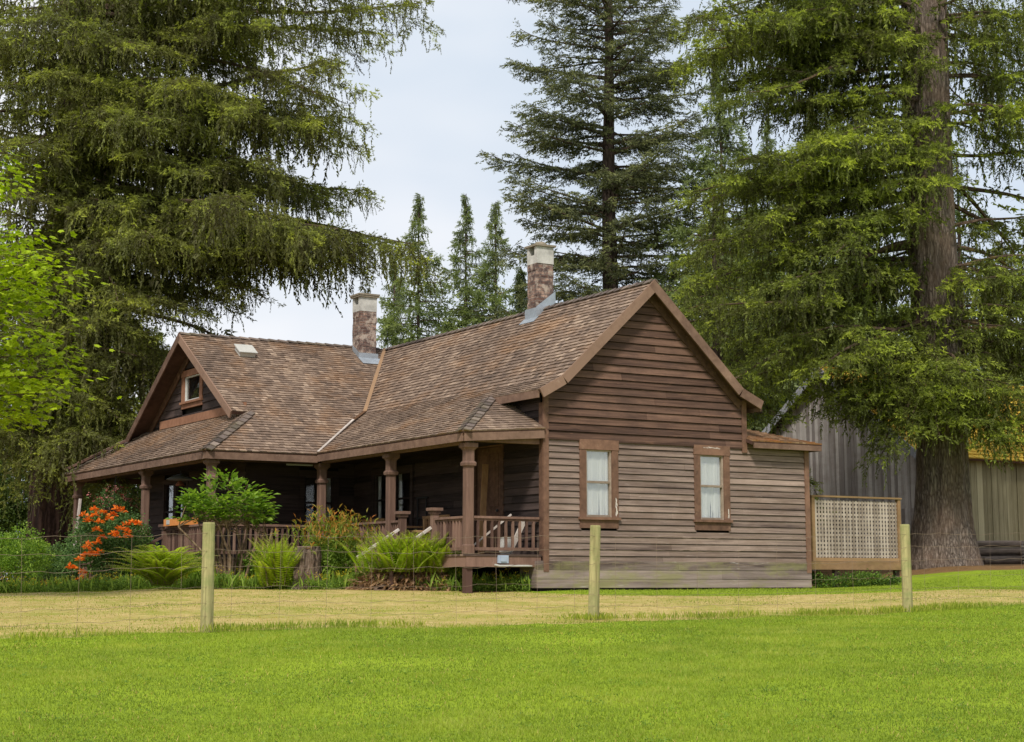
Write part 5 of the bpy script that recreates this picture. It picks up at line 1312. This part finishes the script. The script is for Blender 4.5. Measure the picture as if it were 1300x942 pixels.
# drooping spruces in the middle distance at the right -----------------------------------------------------
def cone_tree(name, base, H, R, label, cat, mat, seed, nl, lk, r0=.25, droop=.3, zlow=1.2, group=None, barkm='bark', p=1.):
    r = np.random.default_rng(seed); LB = []
    for k in range(nl):
        z = zlow + (H - zlow) * (1 - (1 - (k + .5) / nl) ** 1.0) ** 1.0 ; l = R * max(.02, (1 - z / H)) ** p * r.uniform(.7, 1.1) + .06
        LB.append((z, r.uniform(0, 360), l, z - droop * l * r.uniform(.5, 1.3), {}))
    return conifer(name, base, H, r0, label, cat, mat, LB, seed, group=group, flare=.3, barkm=barkm, lk=lk, n=12, m=20)
SM = dict(small=True)
LKc = dict(weep=.75, step=.34, tstep=.24, ts=.50, hl=.6, side=.36, small=True, up=.0)
c1 = cone_tree('spruce', gp(49, pxl(915, 49)), 11.5, 3.7, 'bright green drooping spruce directly behind the right rake of the gable', 'tree', 'spruce_r', 201, 96, dict(weep=.7, step=.30, tstep=.20, ts=.42, hl=.8, side=.36, bright=.05), p=.8)
cone_tree('spruce', gp(66, pxl(1010, 66)), 15, 5.0, 'mid-green spruce between the gable roof and the barn roof', 'tree', 'backwood', 202, 90, LKc, p=.8)
cone_tree('spruce', gp(66, pxl(1100, 66)), 13.5, 4.6, 'pale green weeping spruce seen above the barn under the giant boughs', 'tree', 'cedar', 203, 90, dict(weep=.9, step=.34, tstep=.24, ts=.5, hl=1.0, side=.36, small=True, bright=.1), p=.8)
cone_tree('spruce', gp(64, pxl(860, 64)), 9.5, 4.0, 'low dark spruce at the foot of the tall fir', 'tree', 'fir', 204, 70, LKc, p=.8)
cone_tree('spruce', gp(68, pxl(1235, 68)), 17, 5, 'spruce behind the barn, right of the giant trunk', 'tree', 'backwood', 205, 90, LKc, p=.8)
# cedars
LKd = dict(weep=.85, step=.34, tstep=.24, ts=.58, hl=.6, side=.36, small=True, up=.10)
def cedar(px, py, dh, R, lb, seed, n=120):
    b = gp(dh, pxl(px, dh)); H = aim(b, px, py, dh)[2]
    t = cone_tree('cedar', b, H, R, lb, 'tree', 'cedar', seed, n, LKd, r0=.16, droop=.10, zlow=2.5, p=1.2)
    return t
cedar(528, 246, 72, 5.4, 'leftmost of the three narrow cedars, rising right of the rear chimney', 211)
cedar(590, 246, 74, 5.3, 'middle one of the three narrow cedars between the chimneys', 212)
cedar(629, 256, 73, 5.2, 'rightmost of the three narrow cedars, nearest the front chimney', 213)
cedar(925, 56, 60, 6.2, 'tall loose cedar with its top in the sky gap left of the right giant', 214, 170)
cedar(497, 322, 76, 4.2, 'short cedar just right of the rear chimney below the three tall tips', 215, 110)
cedar(662, 338, 66, 3.8, 'short green cedar whose top shows just left of the front chimney', 216, 110)
cedar(985, 150, 66, 5.5, 'cedar filling the gap behind the left boughs of the right giant, shorter than its neighbour', 218, 120)
cedar(1110, 215, 66, 5.5, 'broad cedar behind the barn and just left of the giant trunk', 219, 120)
cedar(1045, 120, 70, 5., 'tall cedar largely hidden behind the left boughs of the right giant', 217, 150)
# distant wood: instances share the meshes of three trees
protos = [cone_tree('woodland_conifer', gp(84, -30), 17, 4.2, 'dark conifer in the distant wood behind the farm', 'tree', m_, 220 + i, 64, dict(weep=.6, step=.6, tstep=.42, ts=.85, hl=.9, side=.36, small=True), p=.8, group='conifers of the distant wood') for i, m_ in enumerate(('backwood', 'spruce', 'cedar'))]
k = 0
for (px, dh, s) in [(-260, 78, .8), (-160, 84, 1.0), (-60, 80, .9), (40, 78, .8), (120, 82, .72), (190, 76, .62), (250, 84, .55), (310, 80, .50), (365, 88, .42), (420, 92, .45), (470, 90, .50), (560, 94, .62), (700, 90, .62), (740, 84, .55), (830, 82, .6), (900, 86, .7), (970, 80, .75), (1040, 88, .9), (1120, 84, .8), (1190, 80, .8), (1260, 88, .85), (1330, 82, .9), (1420, 86, 1.0), (1520, 84, 1.), (-380, 84, 1.), (1290, 62, .7), (1380, 60, .8)]:
    o = protos[k % 3] if k < 3 else copy_tree(protos[k % 3]); c = gp(dh, pxl(px, dh)); o.location = tuple(c); o.rotation_euler.z = rg.uniform(0, 6.28)
    f = s * rg.uniform(.9, 1.1); o.scale = (f * 1.15, f * 1.15, f); k += 1
def place_labels(): pass

# bright maple at the left edge -----------------------------------------------------
MT = gp(31, -15.2); mp = thing('maple', MT, 'bright yellow-green maple reaching in from the left edge', 'tree')
tb = MB(); trunk(tb, MT, 7.5, .2, .08, .4, (0.02, 0), 14, 16, rg); tb.build('trunk', M['bark'], mp)
W = MB(); L = Leaves(); r = np.random.default_rng(303)
for (px, py, dh) in [(88, 355, 29), (60, 335, 28.5), (75, 385, 30), (45, 300, 29.5), (20, 235, 30), (50, 425, 29), (85, 452, 30.5), (96, 478, 30), (30, 480, 29), (10, 395, 28), (-20, 300, 29), (5, 345, 30), (55, 520, 30.5), (20, 530, 29.5), (35, 365, 31), (-15, 450, 29), (15, 210, 31), (70, 440, 31), (-40, 380, 31), (-60, 250, 30), (-70, 500, 30), (40, 330, 29), (65, 500, 29.5)]:
    P = aim(MT, px - 28, py, dh)[3]; s0 = MT + [0, 0, min(6.8, (P[2] - MT[2]) * r.uniform(.6, .85))]; mid = (s0 + P) / 2 + [0, 0, .35]
    W.tube([s0, mid, P], [.06, .035, .008], 6)
    for w in np.linspace(.25, 1.04, 13):
        c = (s0 * (1 - w) ** 2 + 2 * w * (1 - w) * mid + w * w * P); q = 52; off = r.normal(size=(q, 3)) * [.33, .33, .13]
        L.add(T_MAPLE, c + off, off * [1, 1, .1] + [0, 0, -.1], r.uniform(.10, .18, q), np.clip(r.uniform(.15, .85, q), 0, 1), jit=.32, rng=r)
        for j in range(2): W.tube([c, c + off[j]], [.008, .003], 4, cap=False)
W.build('limbs', M['limb'], mp); L.build('crown', M['maple'], mp)

# ------------------------------------------------------------------ grass
def blades(name, label, n, seed, sampler, hgt, wid, mat, tilt=.35, cat='grass'):
    r = np.random.default_rng(seed); dh, lat = sampler(r, n); X = CAM[0] + FH[0] * dh + RH[0] * lat; Y = CAM[1] + FH[1] * dh + RH[1] * lat
    fs = fence_side(X, Y); dry, duff = zones(X, Y); return dh, lat, X, Y, fs, dry, duff, r
def make_blades(name, label, X, Y, h, w, tint, mat, r, tilt):
    n = len(X); Z = ground_z(X, Y) - .005; a = r.uniform(0, 2 * math.pi, n); P = np.stack([X, Y, Z], 1); s = np.stack([np.cos(a), np.sin(a), np.zeros(n)], 1)
    d = np.stack([r.normal(size=n) * tilt, r.normal(size=n) * tilt, np.ones(n)], 1); d /= np.linalg.norm(d, axis=1, keepdims=True)
    V = np.stack([P - s * w[:, None], P + s * w[:, None], P + d * h[:, None]], 1).reshape(-1, 3)
    T = np.clip(np.stack([tint - .08, tint - .08, tint + .12], 1).reshape(-1), 0, 1)
    o = tri_mesh(name, V, T, M[mat]); tag(o, label, 'grass', None, 'stuff'); return o
r = np.random.default_rng(401); n = 520000
dh = 8.0 + (31 - 8.) * r.uniform(0, 1, n) ** 1.35; lat = r.uniform(-.36, .36, n) * dh
X = CAM[0] + FH[0] * dh + RH[0] * lat; Y = CAM[1] + FH[1] * dh + RH[1] * lat; fs = fence_side(X, Y); k = fs < .10 + .22 * r.normal(size=n) + .22 * np.sin(X * 1.9 + Y * 2.3) * np.sin(X * .7) + .12 * np.sin(X * 5.1)
X, Y, dh, lat = X[k], Y[k], dh[k], lat[k]; n = len(X)
pat = .5 + .24 * np.sin(X * 2.1 + 1.3 * np.sin(Y * 1.7)) * np.sin(Y * 2.6 + X) + .22 * np.sin(X * .7 - Y * .9) + .2 * np.sin(X * 5.3 + 2 * np.sin(Y * 3.1)) * np.sin(Y * 4.7 + 1.5 * np.sin(X * 2.3))
make_blades('lawn_grass', 'bright green lawn grass in front of the field fence', X, Y, r.uniform(.018, .048, n) * (.55 + .8 * pat), .0020 + .00015 * dh + np.zeros(n), np.clip(.12 + .62 * pat + r.normal(size=n) * .09, 0, 1), 'grass', r, .55)
kd = r.random(n) < .05 * np.clip(1.6 - pat * 1.6, .15, 1.5); q = int(kd.sum())
make_blades('dry_blades', 'scattered dry straw blades among the green lawn grass', X[kd], Y[kd], r.uniform(.02, .05, q), .0022 + .00015 * dh[kd], r.uniform(.2, .9, q), 'straw', r, 1.1)
n2 = 420; dh2 = 8.5 + 17 * r.uniform(0, 1, n2) ** 1.2; lat2 = r.uniform(-.36, .36, n2) * dh2; X2 = CAM[0] + FH[0] * dh2 + RH[0] * lat2; Y2 = CAM[1] + FH[1] * dh2 + RH[1] * lat2; k2 = fence_side(X2, Y2) < -.1
Lw = Leaves(); P2 = np.stack([X2, Y2, ground_z(X2, Y2) + .02], 1)[k2]; P2 = np.repeat(P2, 5, 0) + r.normal(size=(len(P2) * 5, 3)) * [.05, .05, .006]
Lw.add(T_CLUS, P2, r.normal(size=P2.shape) * [.6, .6, .2] + [0, 0, .8], r.uniform(.03, .06, len(P2)), r.uniform(.2, .8, len(P2))); wo_ = Lw.build('lawn_weeds', M['weeds'], None); tag(wo_, 'small dark clover and weed patches in the lawn', 'weeds', None, 'stuff')
n = 230000
dh = r.uniform(20, 44, n); lat = r.uniform(-.36, .36, n) * dh
X = CAM[0] + FH[0] * dh + RH[0] * lat; Y = CAM[1] + FH[1] * dh + RH[1] * lat; fs = fence_side(X, Y); dry, duff = zones(X, Y)
k = (fs > -.1) & (duff < .5) & ~((X > -.3) & (Y > -.1)); green = dry < .5 + .2 * r.normal(size=n)
pat = .5 + .5 * np.sin(X * 1.3 + Y * .6) * np.sin(Y * 1.9 - X * .5)
def sel(m): return X[m], Y[m], dh[m]
a, b, d_ = sel(k & ~green); q = len(a)
make_blades('mown_grass', 'straw coloured mown grass between the field fence and the house', a, b, r.uniform(.010, .028, q), .0045 + .0001 * d_, np.clip(.5 * pat[k & ~green] + r.uniform(0, .5, q), 0, 1), 'straw', r, 1.6)
pg = .5 + .5 * np.sin(X * .8 + 1.7 * np.sin(Y * .9)) * np.sin(Y * 1.25 + 1.2 * np.sin(X * 1.1)); a, b, d_ = sel(k & (green | (r.random(n) < .55 * np.clip(pg * 1.5 - .55, .03, 1)))); q = len(a)
make_blades('yard_grass', 'short green grass along the foot of the house and in the mown strip', a, b, r.uniform(.015, .05, q), .004 + .0001 * d_, r.uniform(.15, .8, q), 'grass', r, .6)

# ------------------------------------------------------------------ camera, light, sky
cd = bpy.data.cameras.new('camera'); co = bpy.data.objects.new('camera', cd); COL.objects.link(co)
cd.sensor_fit = 'HORIZONTAL'; cd.sensor_width = 36; cd.lens = 36 * FPX / 1300; cd.shift_y = -(471 - PPY) / 1300
cd.clip_start = .1; cd.clip_end = 5000
co.location = tuple(CAM); co.rotation_euler = (math.pi / 2 + PITCH, 0, YAW); scene.camera = co

SUN_EL, SUN_AZ = math.radians(48), math.radians(222)     # azimuth clockwise from +Y (north): light comes from the front left
sd = X3(math.sin(SUN_AZ) * math.cos(SUN_EL), math.cos(SUN_AZ) * math.cos(SUN_EL), math.sin(SUN_EL))
sl_ = bpy.data.lights.new('sun', 'SUN'); so_ = bpy.data.objects.new('sun', sl_); COL.objects.link(so_)
sl_.energy = 2.5; sl_.angle = math.radians(9); sl_.color = (1., .95, .86)
so_.rotation_euler = Vector(tuple(sd)).to_track_quat('Z', 'Y').to_euler()

w = bpy.data.worlds.new('World'); scene.world = w; w.use_nodes = True; nt = w.node_tree; nt.nodes.clear()
out = nt.nodes.new('ShaderNodeOutputWorld'); bg = nt.nodes.new('ShaderNodeBackground'); bg.inputs[1].default_value = .10
sky = nt.nodes.new('ShaderNodeTexSky'); sky.sky_type = 'NISHITA'; sky.sun_disc = False; sky.sun_elevation = SUN_EL; sky.sun_rotation = SUN_AZ; sky.dust_density = 2.; sky.ozone_density = 1.5
tc_ = nt.nodes.new('ShaderNodeTexCoord'); mp_ = nt.nodes.new('ShaderNodeMapping'); mp_.inputs['Scale'].default_value = (1, 1, 2.4); nt.links.new(tc_.outputs['Generated'], mp_.inputs[0])
cn = noise(nt, 1.5, 5, .55, mp_.outputs[0], .4); cover = ramp(nt, cn, [(.30, .78), (.60, 1.)])
cn2 = noise(nt, 2.3, 4, .5, mp_.outputs[0]); ccol = ramp(nt, cn2, [(.38, (4.35, 4.9, 5.6)), (.60, (6.1, 6.15, 6.35))])
c = mixc(nt, cover, sky.outputs[0], ccol); nt.links.new(c, bg.inputs[0]); nt.links.new(bg.outputs[0], out.inputs[0])

vs = scene.view_settings; vs.view_transform = 'Standard'; vs.look = 'None'; vs.gamma = 1; vs.use_curve_mapping = False; vs.exposure = 0.68
scene.cycles.max_bounces = 5; scene.cycles.transparent_max_bounces = 8; scene.cycles.diffuse_bounces = 3; scene.cycles.glossy_bounces = 2
scene.cycles.sample_clamp_indirect = 6

open('/tmp/tris','w').write(str(sorted([(len(o.data.polygons),o.name) for o in scene.objects if o.type == 'MESH'])[-14:])+str(sum(len(o.data.polygons) for o in scene.objects if o.type == 'MESH')))
